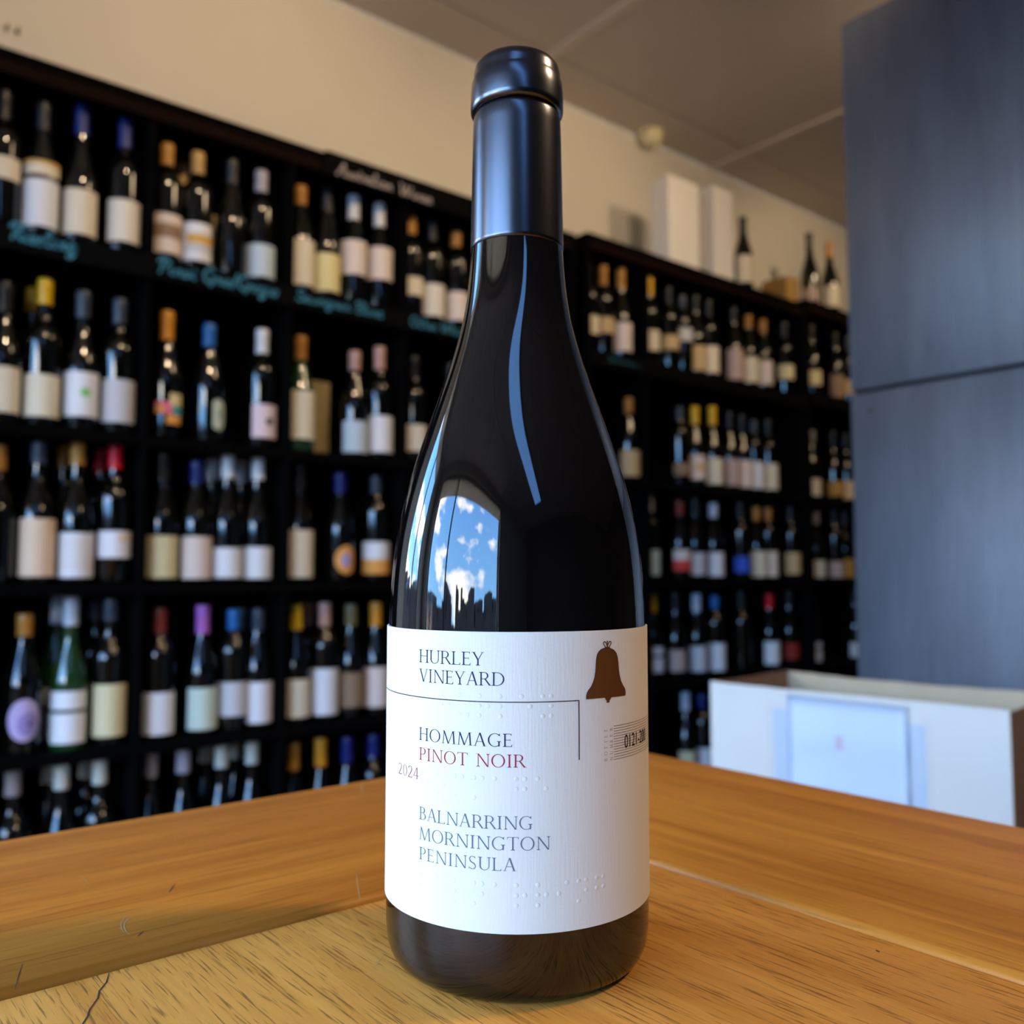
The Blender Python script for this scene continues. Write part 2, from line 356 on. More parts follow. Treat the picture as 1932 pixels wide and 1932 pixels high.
for k, R in RACKS.items():
    rk = empty('wine_rack', ((R['x0']+R['x1'])/2, (YS0+YS1)/2, 0)); tag(rk, RLAB[k], 'rack', 'wine racks along the wall')
    R['o'] = rk; zt = R['top']+ZC
    prism(rk, 'back_panel', R['x0']+.018, R['x1']-.018, YS1-.008, YS1, .06, zt-.022, M['black'])
    for a in (R['x0'], R['x1']-.018): prism(rk, 'side_panel', a, a+.018, YS0, YS1, 0, zt-.0225, M['black'])
    prism(rk, 'top_board', R['x0'], R['x1'], YS0-.002, YS1, zt-.022, zt, M['black'])
    prism(rk, 'header_board', R['x0']+.0185, R['x1']-.0185, YS0, YS0+.016, zt-.05, zt-.0225, M['redwood'])
    prism(rk, 'plinth', R['x0']+.0185, R['x1']-.0185, YS0+.03, YS0+.05, 0, .07, M['black'])
    lv = sorted([v+ZC for v in R['rows'].values()]+[.10])
    xs = [R['x0']+.018]+[d for d in R['divs']]+[R['x1']-.018]
    for z in lv:
        for i in range(len(xs)-1):
            a = xs[i]+(0 if i == 0 else .0075); b_ = xs[i+1]-(0 if i == len(xs)-2 else .0075)
            prism(rk, 'shelf_board', a, b_, YS0+.004, YS1-.008, z-.022, z, M['black'])
    zz = [.10]+lv[1:]+[zt-.022]
    for d in R['divs']: prism(rk, 'divider', d-.0075, d+.0075, YS0+.006, YS1-.008, .07, zt-.0225, M['black'])
    za = R['rows']['A']+ZC
    strip = prism(rk, 'chalk_strip', R['x0']+.0185, R['x1']-.0185, YS0-.006, YS0+.0038, za-.052, za-.001, M['chalkboard'])
    def wtext(txt, x, z, width, h, mat, w=.13, par=strip, yy=YS0-.0068):
        P = par.location+rk.location
        chalk_text(txt, x-P.x, yy-P.y, z+ZC-P.z, width, h, mat, par, w)
    if k == 'n':
        wtext('Riesling', .352, .672, .128, .034, M['chalk_blue'], .16)
        wtext('Pinot Gris/Grigio', .645, .668, .285, .032, M['chalk_blue'], .16)
        wtext('Sauvignon Blanc', .978, .670, .245, .027, M['chalk_blue'], .16)
        wtext('Other Whites', 1.308, .666, .20, .026, M['chalk_blue'], .16)
        sign = prism(rk, 'sign_board', 1.047, 1.60, YS0-.018, YS0-.003, zt-.062, zt-.001, M['chalkboard'])
        wtext('Australian', 1.076, 1.012, .165, .030, M['chalk_white'], .15, sign, YS0-.0186)
        wtext('Wines', 1.262, 1.010, .105, .030, M['chalk_white'], .15, sign, YS0-.0186)
    if k == 'm':
        wtext('~', 2.06, .684, .15, .018, M['chalk_blue'], .10)      # scrawl too faint to read in the photograph

# ------------------------------------------------------------------ bottles on the racks
_bm = {}
def body_mesh(kind, r, H, mat):
    key = (kind, round(H, 3), mat.name)
    if key not in _bm:
        if kind == 'x':      # straight-sided with square shoulders
            pr = [(r*.86, 0), (r*.97, .003), (r, .010), (r, .178), (r*.97, .192), (r*.80, .207), (r*.52, .222), (.0148, .236), (.0138, H-.055), (.0136, H-.03)]
        else:                # sloping shoulders
            pr = [(r*.86, 0), (r*.97, .003), (r, .010), (r, .125), (r*.985, .140), (r*.91, .157), (r*.76, .178), (r*.57, .202), (r*.44, .222), (.0145, .240), (.0138, H-.03)]
        pr = pr[:3]+spline(pr[3:], 2)
        _bm[key] = mesh('glass_body', *lathe(pr, 28), mat, True)
        _bm[key].set_sharp_from_angle(angle=math.radians(60))
    return _bm[key]
def cap_mesh(z0, H, c):
    key = ('cap', round(z0, 3), round(H, 3), c)
    if key not in _bm:
        pr = [(.0152, z0), (.0153, z0+.001), (.0149, H-.026), (.0155, H-.024), (.0156, H-.004), (.0148, H-.001), (.0125, H)]
        _bm[key] = mesh('capsule', *lathe(pr, 20), capm(c), True); _bm[key].set_sharp_from_angle(angle=math.radians(50))
    return _bm[key]
def patch(r, a0, a1, z0, z1, n=16):
    vs, fs = [], []
    for i in range(n+1):
        a = math.radians(a0+(a1-a0)*i/n)
        for z in (z0, z1): vs.append((r*math.sin(a), -r*math.cos(a), z))
    for i in range(n): fs.append((2*i, 2*i+2, 2*i+3, 2*i+1))
    return vs, fs
def oval(r, ac, aw, zc, zh, n=24, rings=5, quarter=False):
    vs, fs = [], []
    for k in range(1, rings+1):
        for j in range(n):
            t = 2*PI*j/n; cx_, cz_ = math.cos(t), math.sin(t)
            if quarter: # leaf-like: square upper right corner
                cx_ = max(cx_, -.55); cz_ = cz_ if not (cx_ > 0 and cz_ > 0) else max(cz_, .9*math.sqrt(max(0, cz_)))
            a = math.radians(ac+aw*k/rings*cx_); vs.append((r*math.sin(a), -r*math.cos(a), zc+zh*k/rings*cz_))
    for k in range(rings-1):
        for j in range(n):
            q = (j+1) % n; fs.append((k*n+j, (k)*n+q, (k+1)*n+q, (k+1)*n+j))
    fs.append(tuple(range(n)))
    return vs, fs
def paper(name, geo, c, parent): return obj(name, geo[0], geo[1], labm(c), parent, smooth=True)
ORD = ['first', 'second', 'third', 'fourth', 'fifth', 'sixth', 'seventh', 'eighth', 'ninth', 'tenth', 'eleventh', 'twelfth', 'thirteenth', 'fourteenth', 'fifteenth', 'sixteenth', 'seventeenth']
SHN = {'A': 'top', 'B': 'second', 'C': 'third', 'D': 'fourth', 'E': 'fifth'}
BR = .0362
def shelf_bottle(loc, rz, kind, cap, c, lab, l, label, group):
    H = min(.318, max(.282, c[1])) if c else .296
    z0 = min(H-.045, max(H-.072, c[0])) if c else H-.062
    t = empty('wine_bottle', loc, rz); tag(t, label, 'bottle', group)
    gm = M['greenglass'] if kind == 'g' else M['shelfglass']
    link('glass_body', body_mesh('b' if kind == 'g' else kind, BR, H, gm), t)
    link('capsule', cap_mesh(z0, H, cap), t)
    a, b_ = max(.012, l[0]), l[1]; mid = (a+b_)/2; R1 = BR+.0004; R2 = BR+.0009
    wd = 66
    base = lab.split(' ')[0]
    if lab == 'dark': return t
    if lab == 'white gold-topped':
        p = paper('label', patch(R1, -wd, wd, a, b_-.006), 'white', t); paper('neck_label', patch(R1, -wd, wd, b_+.004, b_+.026), 'cream', t); paper('label_band', patch(R1, -wd, wd, b_+.026, b_+.034), 'gold', t)
    elif lab == 'brown-banded':
        p = paper('label', patch(R1, -wd, wd, a, b_), 'blush', t); paper('label_band', patch(R2, -wd, wd, mid-.010, mid+.022), 'brown', p)
    elif lab == 'white brown-banded':
        p = paper('label', patch(R1, -wd, wd, a, b_), 'white', t); paper('label_band', patch(R2, -38, wd, mid-.005, mid+.018), 'gold', p); paper('label_band', patch(R2, -38, wd, mid-.022, mid-.008), 'grey', p)
    elif lab == 'white green-dotted':
        p = paper('label', patch(R1, -wd, wd, a, b_), 'white', t); paper('label_dot', oval(R2, 10, 16, mid+.004, .010), 'green', p)
    elif lab == 'multicoloured':
        p = paper('label', patch(R1, -40, 60, mid-.012, mid+.016), 'rose', t)
        paper('label_dot', patch(R2, 10, 60, mid+.008, mid+.035), 'yellow', p); paper('label_dot', patch(R2, 20, 60, mid-.014, mid+.008), 'teal', p)
        paper('label_dot', patch(R2, 0, 55, mid-.034, mid-.014), 'orange', p); paper('label_dot', patch(R2, -40, -8, mid-.010, mid+.006), 'orange', p)
    elif lab == 'pale green' and cap == 'blue':
        p = paper('label', oval(R1, 30, 42, mid, .036, quarter=True), 'pale green', t)
    elif lab == 'pink black-dotted':
        p = paper('label', patch(R1, -45, wd, a, b_), 'pink', t); paper('label_dot', oval(R2, 22, 15, mid, .009), 'black', p)
    elif lab == 'white striped':
        p = paper('label', patch(R1, -wd, wd, a, b_), 'white', t)
        for q in range(5): paper('label_band', patch(R2, -wd, wd, a+.022+q*.013, a+.026+q*.013), 'blush', p)
    elif lab == 'white red-lettered':
        p = paper('label', patch(R1, -wd, wd, a, b_), 'white', t); paper('label_band', patch(R2, 5, 26, b_-.022, b_-.008), 'peach', p); paper('label_band', patch(R2, 32, 50, b_-.022, b_-.008), 'peach', p)
    elif lab == 'orange oval':
        p = paper('label', oval(R1, 15, 50, mid, .036), 'orange', t); paper('label_dot', oval(R2, 12, 22, mid, .018), 'lilac', p)
    elif lab == 'white and orange':
        p = paper('label', patch(R1, -75, 75, mid-.004, b_), 'white', t); paper('label_band', patch(R1, -75, 75, a, mid-.004), 'orange', t)
    elif lab == 'purple':
        p = paper('label', oval(R1, 8, 50, mid, .042), 'lilac', t); paper('label_dot', oval(R2, 20, 32, mid-.008, .024), 'purple', p)
    elif lab == 'white banded':
        p = paper('label', patch(R1, -wd, wd, a, mid+.008), 'white', t); paper('neck_label', patch(R1, -wd, wd, mid+.016, b_), 'white', t)
    elif lab == 'blush brown-spotted':
        p = paper('label', patch(R1, -wd, wd, a, b_), 'blush', t); paper('label_dot', oval(R2, 8, 22, mid, .014), 'gold', p)
    elif lab == 'blush red-based':
        p = paper('label', patch(R1, -wd, wd, mid, b_), 'blush', t); paper('label_band', patch(R1, -wd, wd, a, mid), 'red', t)
    elif lab == 'cream brown-edged':
        p = paper('label', patch(R1, -wd, 20, a, b_), 'cream', t); paper('label_band', patch(R1, 20, wd, a, b_), 'tan', t)
    else:
        p = paper('label', patch(R1, -wd, wd, a, b_), lab, t)
    return t
BOTTLES = [
 ('n', 'A', 0.347, 'b', 'charcoal', None, 'cream', [0.1, 0.146]),
 ('n', 'A', 0.421, 'b', 'charcoal', None, 'white gold-topped', [0.018, 0.124]),
 ('n', 'A', 0.497, 'b', 'navy', [0.241, 0.32], 'cream', [0.02, 0.118]),
 ('n', 'A', 0.59, 'b', 'navy', [0.242, 0.324], 'ivory', [0.025, 0.119]),
 ('n', 'A', 0.677, 'b', 'gold', [0.23, 0.286], 'brown-banded', [0.021, 0.112]),
 ('n', 'A', 0.752, 'b', 'tan', [0.228, 0.288], 'white brown-banded', [0.019, 0.108]),
 ('n', 'A', 0.835, 'b', 'charcoal', None, 'dark', [0.025, 0.05]),
 ('n', 'A', 0.91, 'b', 'pale grey', [0.23, 0.289], 'pale blue', [0.015, 0.095]),
 ('n', 'A', 1.015, 'b', 'amber', [0.194, 0.249], 'cream', [0.017, 0.134]),
 ('n', 'A', 1.09, 'b', 'charcoal', None, 'yellow', [0.016, 0.114]),
 ('n', 'A', 1.168, 'b', 'white', [0.23, 0.297], 'blush', [0.076, 0.167]),
 ('n', 'A', 1.247, 'b', 'white', [0.231, 0.297], 'blush', [0.079, 0.167]),
 ('n', 'A', 1.34, 'b', 'gold', [0.235, 0.292], 'cream', [0.057, 0.108]),
 ('n', 'A', 1.42, 'b', 'charcoal', None, 'ivory', [0.007, 0.103]),
 ('n', 'A', 1.503, 'b', 'amber', [0.158, 0.224], 'blush', [0.015, 0.097]),
 ('n', 'A', 1.609, 'b', 'charcoal', None, 'cream', [0.006, 0.091]),
 ('n', 'B', 0.362, 'b', 'charcoal', None, 'cream', [0.023, 0.116]),
 ('n', 'B', 0.436, 'b', 'yellow', [0.263, 0.327], 'cream', [0.022, 0.11]),
 ('n', 'B', 0.512, 'b', 'slate', [0.249, 0.307], 'white green-dotted', [0.031, 0.126]),
 ('n', 'B', 0.591, 'b', 'slate', [0.249, 0.305], 'grey', [0.026, 0.12]),
 ('n', 'B', 0.691, 'b', 'orange', [0.229, 0.297], 'multicoloured', [0.033, 0.104]),
 ('n', 'B', 0.789, 'b', 'blue', [0.23, 0.285], 'pale green', [0.031, 0.104]),
 ('n', 'B', 0.92, 'b', 'white', [0.228, 0.295], 'pink black-dotted', [0.025, 0.105]),
 ('n', 'B', 1.023, 'g', 'amber', [0.235, 0.296], 'cream', [0.032, 0.153]),
 ('n', 'B', 1.177, 'b', 'rose', [0.219, 0.272], 'pale blue', [0.006, 0.093]),
 ('n', 'B', 1.252, 'b', 'rose', [0.244, 0.306], 'white', [0.019, 0.115]),
 ('n', 'B', 1.362, 'b', 'charcoal', None, 'ivory', [0.031, 0.103]),
 ('n', 'B', 1.486, 'b', 'charcoal', None, 'cream', [0.015, 0.098]),
 ('n', 'C', 0.362, 'b', 'amber', [0.175, 0.229], 'dark', [0.025, 0.088]),
 ('n', 'C', 0.436, 'b', 'slate', [0.25, 0.299], 'peach', [0.017, 0.135]),
 ('n', 'C', 0.511, 'b', 'gold', [0.254, 0.318], 'white striped', [0.015, 0.108]),
 ('n', 'C', 0.592, 'b', 'red', [0.251, 0.317], 'white red-lettered', [0.057, 0.114]),
 ('n', 'C', 0.69, 'b', 'charcoal', None, 'straw', [0.014, 0.107]),
 ('n', 'C', 0.767, 'b', 'navy', [0.209, 0.27], 'blush', [0.008, 0.107]),
 ('n', 'C', 0.841, 'b', 'white', [0.248, 0.316], 'white', [0.014, 0.083]),
 ('n', 'C', 0.916, 'b', 'white', [0.249, 0.317], 'white', [0.011, 0.086]),
 ('n', 'C', 1.025, 'b', 'charcoal', None, 'cream', [0.014, 0.13]),
 ('n', 'C', 1.139, 'b', 'navy', [0.217, 0.278], 'orange oval', [0.02, 0.097]),
 ('n', 'C', 1.245, 'b', 'slate', [0.208, 0.279], 'white and orange', [0.023, 0.106]),
 ('n', 'C', 1.364, 'b', 'charcoal', None, 'cream', [0.027, 0.126]),
 ('n', 'D', 0.421, 'b', 'amber', [0.238, 0.283], 'purple', [0.036, 0.109]),
 ('n', 'D', 0.508, 'g', 'silver', [0.257, 0.321], 'white banded', [0.017, 0.123]),
 ('n', 'D', 0.594, 'b', 'slate', [0.265, 0.311], 'straw', [0.022, 0.131]),
 ('n', 'D', 0.692, 'b', 'russet', [0.232, 0.289], 'white', [0.014, 0.105]),
 ('n', 'D', 0.789, 'b', 'lilac', [0.222, 0.293], 'pale green', [0.015, 0.108]),
 ('n', 'D', 0.863, 'b', 'blue', [0.201, 0.256], 'grey', [0.038, 0.115]),
 ('n', 'D', 0.938, 'b', 'slate', [0.223, 0.28], 'white', [0.016, 0.111]),
 ('n', 'D', 1.023, 'b', 'yellow', [0.225, 0.29], 'cream', [0.019, 0.11]),
 ('n', 'D', 1.1, 'b', 'rose', [0.225, 0.293], 'white', [0.018, 0.131]),
 ('n', 'D', 1.175, 'b', 'olive', [0.233, 0.287], 'brown', [0.03, 0.116]),
 ('n', 'D', 1.249, 'b', 'orange', [0.224, 0.29], 'blush', [0.024, 0.125]),
 ('n', 'D', 1.368, 'b', 'charcoal', None, 'cream', [0.02, 0.131]),
 ('n', 'E', 0.41, 'b', 'grey', [0.261, 0.319], 'cream', [0.02, 0.1]),
 ('n', 'E', 0.5, 'b', 'ivory', [0.261, 0.329], 'cream', [0.02, 0.1]),
 ('n', 'E', 0.575, 'b', 'ivory', [0.261, 0.328], 'cream', [0.02, 0.1]),
 ('n', 'E', 0.678, 'b', 'grey', [0.26, 0.324], 'cream', [0.02, 0.1]),
 ('n', 'E', 0.752, 'b', 'pale grey', [0.26, 0.321], 'cream', [0.02, 0.1]),
 ('n', 'E', 0.84, 'b', 'ivory', [0.26, 0.329], 'cream', [0.02, 0.1]),
 ('n', 'E', 0.914, 'b', 'ivory', [0.259, 0.33], 'cream', [0.02, 0.1]),
 ('n', 'E', 1.02, 'b', 'gold', [0.23, 0.296], 'cream', [0.02, 0.1]),
 ('n', 'E', 1.094, 'b', 'orange', [0.229, 0.298], 'cream', [0.02, 0.1]),
 ('n', 'E', 1.169, 'b', 'navy', [0.226, 0.292], 'cream', [0.02, 0.1]),
 ('n', 'E', 1.246, 'b', 'navy', [0.226, 0.29], 'cream', [0.02, 0.1]),
 ('m', 'A', 2.021, 'b', 'charcoal', None, 'cream', [0.056, 0.116]),
 ('m', 'A', 2.101, 'b', 'amber', [0.235, 0.302], 'tan', [0.07, 0.122]),
 ('m', 'A', 2.186, 'b', 'gold', [0.235, 0.312], 'blush', [0.023, 0.12]),
 ('m', 'A', 2.326, 'b', 'yellow', [0.23, 0.32], 'cream', [0.048, 0.118]),
 ('m', 'A', 2.428, 'b', 'charcoal', None, 'tan', [0.068, 0.118]),
 ('m', 'A', 2.503, 'b', 'slate', [0.222, 0.28], 'grey', [0.11, 0.158]),
 ('m', 'A', 2.577, 'b', 'charcoal', None, 'tan', [0.016, 0.106]),
 ('m', 'A', 2.652, 'b', 'charcoal', None, 'cream', [0.018, 0.116]),
 ('m', 'A', 2.801, 'b', 'charcoal', None, 'mauve', [0.013, 0.13]),
 ('m', 'A', 2.894, 'b', 'amber', [0.17, 0.222], 'cream', [0.016, 0.114]),
 ('m', 'A', 2.986, 'b', 'amber', [0.164, 0.207], 'blush', [0.02, 0.114]),
 ('m', 'A', 3.13, 'b', 'charcoal', None, 'straw', [0.061, 0.118]),
 ('m', 'A', 3.216, 'b', 'charcoal', None, 'straw', [0.064, 0.12]),
 ('m', 'B', 2.219, 'b', 'amber', [0.227, 0.272], 'tan', [0.016, 0.102]),
 ('m', 'B', 2.48, 'b', 'slate', [0.223, 0.261], 'brown', [0.037, 0.08]),
 ('m', 'B', 2.564, 'b', 'yellow', [0.228, 0.294], 'blush brown-spotted', [0.028, 0.115]),
 ('m', 'B', 2.664, 'b', 'yellow', [0.237, 0.306], 'cream', [0.018, 0.112]),
 ('m', 'B', 2.766, 'b', 'charcoal', None, 'mauve', [0.019, 0.117]),
 ('m', 'B', 2.841, 'b', 'charcoal', None, 'blush', [0.017, 0.118]),
 ('m', 'B', 2.915, 'b', 'slate', [0.218, 0.269], 'white', [0.017, 0.118]),
 ('m', 'B', 3.008, 'b', 'charcoal', None, 'cream', [0.019, 0.119]),
 ('m', 'B', 3.199, 'b', 'charcoal', None, 'mauve', [0.024, 0.098]),
 ('m', 'C', 2.314, 'b', 'white', [0.223, 0.295], 'pale green', [0.022, 0.105]),
 ('m', 'C', 2.473, 'b', 'russet', [0.198, 0.254], 'blush red-based', [0.037, 0.109]),
 ('m', 'C', 2.557, 'b', 'charcoal', None, 'grey', [0.022, 0.1]),
 ('m', 'C', 2.661, 'b', 'silver', [0.214, 0.263], 'white', [0.018, 0.103]),
 ('m', 'C', 2.822, 'b', 'charcoal', None, 'blue', [0.032, 0.09]),
 ('m', 'C', 2.921, 'b', 'amber', [0.183, 0.224], 'cream', [0.016, 0.111]),
 ('m', 'C', 2.996, 'b', 'amber', [0.175, 0.217], 'ivory', [0.016, 0.112]),
 ('m', 'C', 3.149, 'b', 'charcoal', None, 'tan', [0.026, 0.109]),
 ('m', 'D', 2.327, 'b', 'yellow', [0.232, 0.294], 'white banded', [0.034, 0.117]),
 ('m', 'D', 2.444, 'b', 'charcoal', None, 'mauve', [0.03, 0.101]),
 ('m', 'D', 2.558, 'b', 'silver', [0.217, 0.291], 'grey', [0.022, 0.109]),
 ('m', 'D', 2.662, 'b', 'blue', [0.204, 0.252], 'white', [0.017, 0.114]),
 ('m', 'D', 2.818, 'b', 'charcoal', None, 'dark', [0.02, 0.097]),
 ('m', 'D', 2.995, 'b', 'red', [0.231, 0.286], 'white', [0.019, 0.104]),
 ('m', 'D', 3.126, 'b', 'charcoal', None, 'russet', [0.031, 0.092]),
 ('m', 'E', 2.492, 'b', 'silver', [0.235, 0.298], 'straw', [0.02, 0.1]),
 ('m', 'E', 2.582, 'b', 'navy', [0.162, 0.208], 'white', [0.02, 0.1]),
 ('f', 'A', 3.327, 'b', 'charcoal', None, 'straw', [0.04, 0.101]),
 ('f', 'A', 3.509, 'b', 'charcoal', None, 'brown', [0.007, 0.109]),
 ('f', 'A', 3.607, 'b', 'charcoal', None, 'tan', [0.038, 0.1]),
 ('f', 'B', 3.309, 'b', 'grey', [0.208, 0.27], 'cream brown-edged', [-0.004, 0.08]),
 ('f', 'B', 3.473, 'b', 'charcoal', None, 'amber', [0.02, 0.082]),
 ('f', 'B', 3.573, 'b', 'charcoal', None, 'tan', [-0.007, 0.089]),
 ('f', 'C', 3.326, 'b', 'grey', [0.208, 0.27], 'cream', [-0.004, 0.081]),
 ('f', 'C', 3.466, 'b', 'charcoal', None, 'mauve', [0.002, 0.078]),
 ('f', 'C', 3.549, 'b', 'charcoal', None, 'amber', [0.006, 0.09]),
 ('f', 'D', 3.285, 'b', 'olive', [0.204, 0.255], 'white banded', [0.002, 0.089]),
 ('f', 'D', 3.612, 'b', 'charcoal', None, 'grey', [-0.006, 0.071]),
]

cnt = {}
behind = {('n', 'C', 'gold'), ('n', 'C', 'red'), ('n', 'C', 'white'), ('n', 'D', 'silver'), ('n', 'E', 'ivory'), ('n', 'A', 'tan'), ('n', 'B', 'yellow'), ('n', 'D', 'slate'), ('n', 'D', 'rose')}
for i, (rk, row, s, kind, cap, c, lab, l) in enumerate(BOTTLES):
    n = cnt.get((rk, row), 0); cnt[rk, row] = n+1
    R = RACKS[rk]
    for d in list(R['divs'])+[R['x0']+.009, R['x1']-.009]:
        if abs(s-d) < .0465: s = d+(.0465 if s >= d else -.0465)
    z = R['rows'][row]+ZC
    if kind == 'b' and random.random() < .33: kind = 'x'
    az = math.atan2(s, 2.07)
    rz = -az*.55+random.uniform(-.12, .12)
    gl = 'green' if kind == 'g' else 'dark'
    la = lab if lab != 'dark' else 'no'
    lb = '%s bottle, %s capsule, %s label, %s from left on %s shelf, %s rack' % (gl, cap, la, ORD[n], SHN[row], RNAME[rk])
    shelf_bottle((s, 2.07, z), rz, kind, cap, c, lab, l, lb, 'wine bottles on the %s rack' % RNAME[rk])
    if (rk, row, cap) in behind:
        lb2 = '%s bottle, %s capsule, hidden behind the %s bottle on %s shelf, %s rack' % (gl, cap, ORD[n], SHN[row], RNAME[rk])
        shelf_bottle((s-.006, 2.07+.082, z), rz, kind, cap, c, lab, l, lb2, 'wine bottles on the %s rack' % RNAME[rk])

# kraft bottle cartons standing between the bottles
def kraft(x, y, z, w, d, h, label):
    t = empty('kraft_carton', (x, y, z)); tag(t, label, 'carton', 'kraft cartons on the racks')
    MB().box(-w/2, w/2, -d/2, d/2, 0, h-.004).build('carton_body', M_kraft, t, bevel=.001, seg=1)
    MB().box(-w/2, w/2, -d/2, -.001, h-.004, h).build('flap', M_kraft, t); MB().box(-w/2, w/2, .001, d/2, h-.004, h).build('flap', M_kraft, t)
M_kraft = pm('kraft_board', (.30, .22, .09), .8, noise=.08, nscale=30)
kraft(1.092, 2.16, RACKS['n']['rows']['B']+ZC, .075, .09, .20, 'tall brown kraft carton right of the amber-capped bottle, second shelf')
kraft(.815, 2.19, RACKS['n']['rows']['A']+ZC, .075, .09, .18, 'brown kraft carton behind brown-banded bottles on the top shelf')

# ------------------------------------------------------------------ things on top of the racks
M_white = pm('white_gift_board', (.92, .90, .87), .6)
def gift_box(x0, x1, y0, y1, z0, z1, label):
    t = empty('gift_box', ((x0+x1)/2, (y0+y1)/2, z0)); tag(t, label, 'box', 'white gift boxes')
    w, d, h = (x1-x0)/2, (y1-y0)/2, z1-z0
    MB().box(-w, w, -d, d, 0, h*.86).build('box_body', M_white, t, bevel=.0015, seg=1)
    MB().box(-w-.0006, w+.0006, -d-.0006, d+.0006, h*.861, h).build('lid', M_white, t, bevel=.0015, seg=1)
zt = 1.089+ZC
gift_box(2.437, 2.604, 2.07, 2.155, zt, 1.432+ZC, 'wide white gift box on the middle rack, left of the pair')
gift_box(2.692, 2.808, 2.07, 2.14, zt, 1.462+ZC, 'narrow white gift box on the middle rack, beside the single bottle')
shelf_bottle((2.878, 2.075, zt), -.5, 'b', 'charcoal', (.23, .296), 'cream', (.03, .135), 'dark bottle with cream label on rack top, beside the narrow gift box', 'bottles on the rack tops')
zf = 1.116+ZC
shelf_bottle((3.337, 2.075, zf), -1.25, 'b', 'charcoal', (.24, .318), 'mauve', (.02, .075), 'dark bottle with small mauve label on rack top, by the cardboard box', 'bottles on the rack tops')
shelf_bottle((3.49, 2.075, zf), -.6, 'b', 'gold', (.245, .318), 'cream', (.025, .115), 'gold-capped bottle with cream label on rack top, beside the slate panel', 'bottles on the rack tops')
t = empty('cardboard_box', (3.262, 2.17, zf)); tag(t, 'small brown cardboard box on rack top, left of two dark bottles', 'box')
M_card = pm('brown_cardboard', (.42, .25, .07), .8, noise=.06, nscale=20)
MB().box(-.045, .045, -.06, .06, 0, .118).build('box_body', M_card, t, bevel=.001, seg=1)
MB().box(-.045, -.001, -.06, .06, .1183, .121).build('flap', M_card, t); MB().box(.001, .045, -.06, .06, .1183, .121).build('flap', M_card, t)

# alarm sensor at the ceiling edge, picture hooks
t = empty('alarm_sensor', (2.62, 2.31, ZT-.0001)); tag(t, 'small cream alarm sensor under the ceiling at the wall edge', 'sensor')
M_sens = pm('cream_plastic', (.95, .87, .55), .45)
obj('sensor_base', *lathe([(.048, -.012), (.05, -.010), (.05, 0)], 28), M_sens, t, smooth=False)
obj('sensor_dome', *lathe([(.014, -.052), (.030, -.048), (.040, -.036), (.043, -.012)], 28), M_sens, t, smooth=True)
M_hook = pm('grey_metal_hook', (.30, .27, .22), .4, metal=.6)
for hx, wh in ((.394, 'left'), (.417, 'right')):
    t = empty('wall_hook', (hx, Y1, 1.296+ZC)); tag(t, '%s of two small grey hooks on the cream wall, top left' % wh, 'hook', 'wall hooks')
    vs, fs = lathe([(.006, 0), (.006, .003), (.0025, .004), (.0025, .014)], 14)
    obj('hook_plate', [(x, -z, y) for x, y, z in vs], fs, M_hook, t, smooth=False)
    obj('hook_tip', [(x*.8, -.014-z*.3, y*.8-z+.004) for x, y, z in lathe([(.0035, 0), (.0035, .010)], 10)[0]], lathe([(.0035, 0), (.0035, .010)], 10)[1], M_hook, t)

# ------------------------------------------------------------------ slate-blue panelled cabinet on the right
M_slate = wood('blue_black_stained_panel', (.054, .066, .090), (.094, .112, .146), (.030, .037, .052), .37, .45, grain=(1.6, 14, 14), pore_sc=(8, 160, 160), bump=.10, spec=1.0)
CXF, CY1 = 1.857, 1.060
cab = empty('cabinet', (CXF+.3, CY1-.45, 0)); tag(cab, 'tall blue-black stained panel cabinet standing at the right edge', 'cabinet')
zc0, zs, zc1 = 0.0, .405+ZC, 1.262+ZC
MB().box(-.284, .30, -.448, .448, 0, zc1-.002).build('carcass', M['black'], cab)
def panel(name, z0, z1):
    o = MB().box(0, z1-z0, -.45, .45, 0, .016).build(name, M_slate, cab, (-.284, 0, z0), (0, -PI/2, 0), bevel=.0015, seg=2)
    return o
panel('lower_panel', zc0, zs-.004); panel('upper_panel', zs+.004, zc1)
for yy, zz in ((.405, zs-.045), (.405, .15), (-.405, zs-.045)):
    vs, fs = lathe([(.006, 0), (.006, .0012), (.004, .002)], 14)
    obj('screw_head', [(-z, x, y) for x, y, z in vs], fs, M['frame'], cab, (-.300, yy, zz))

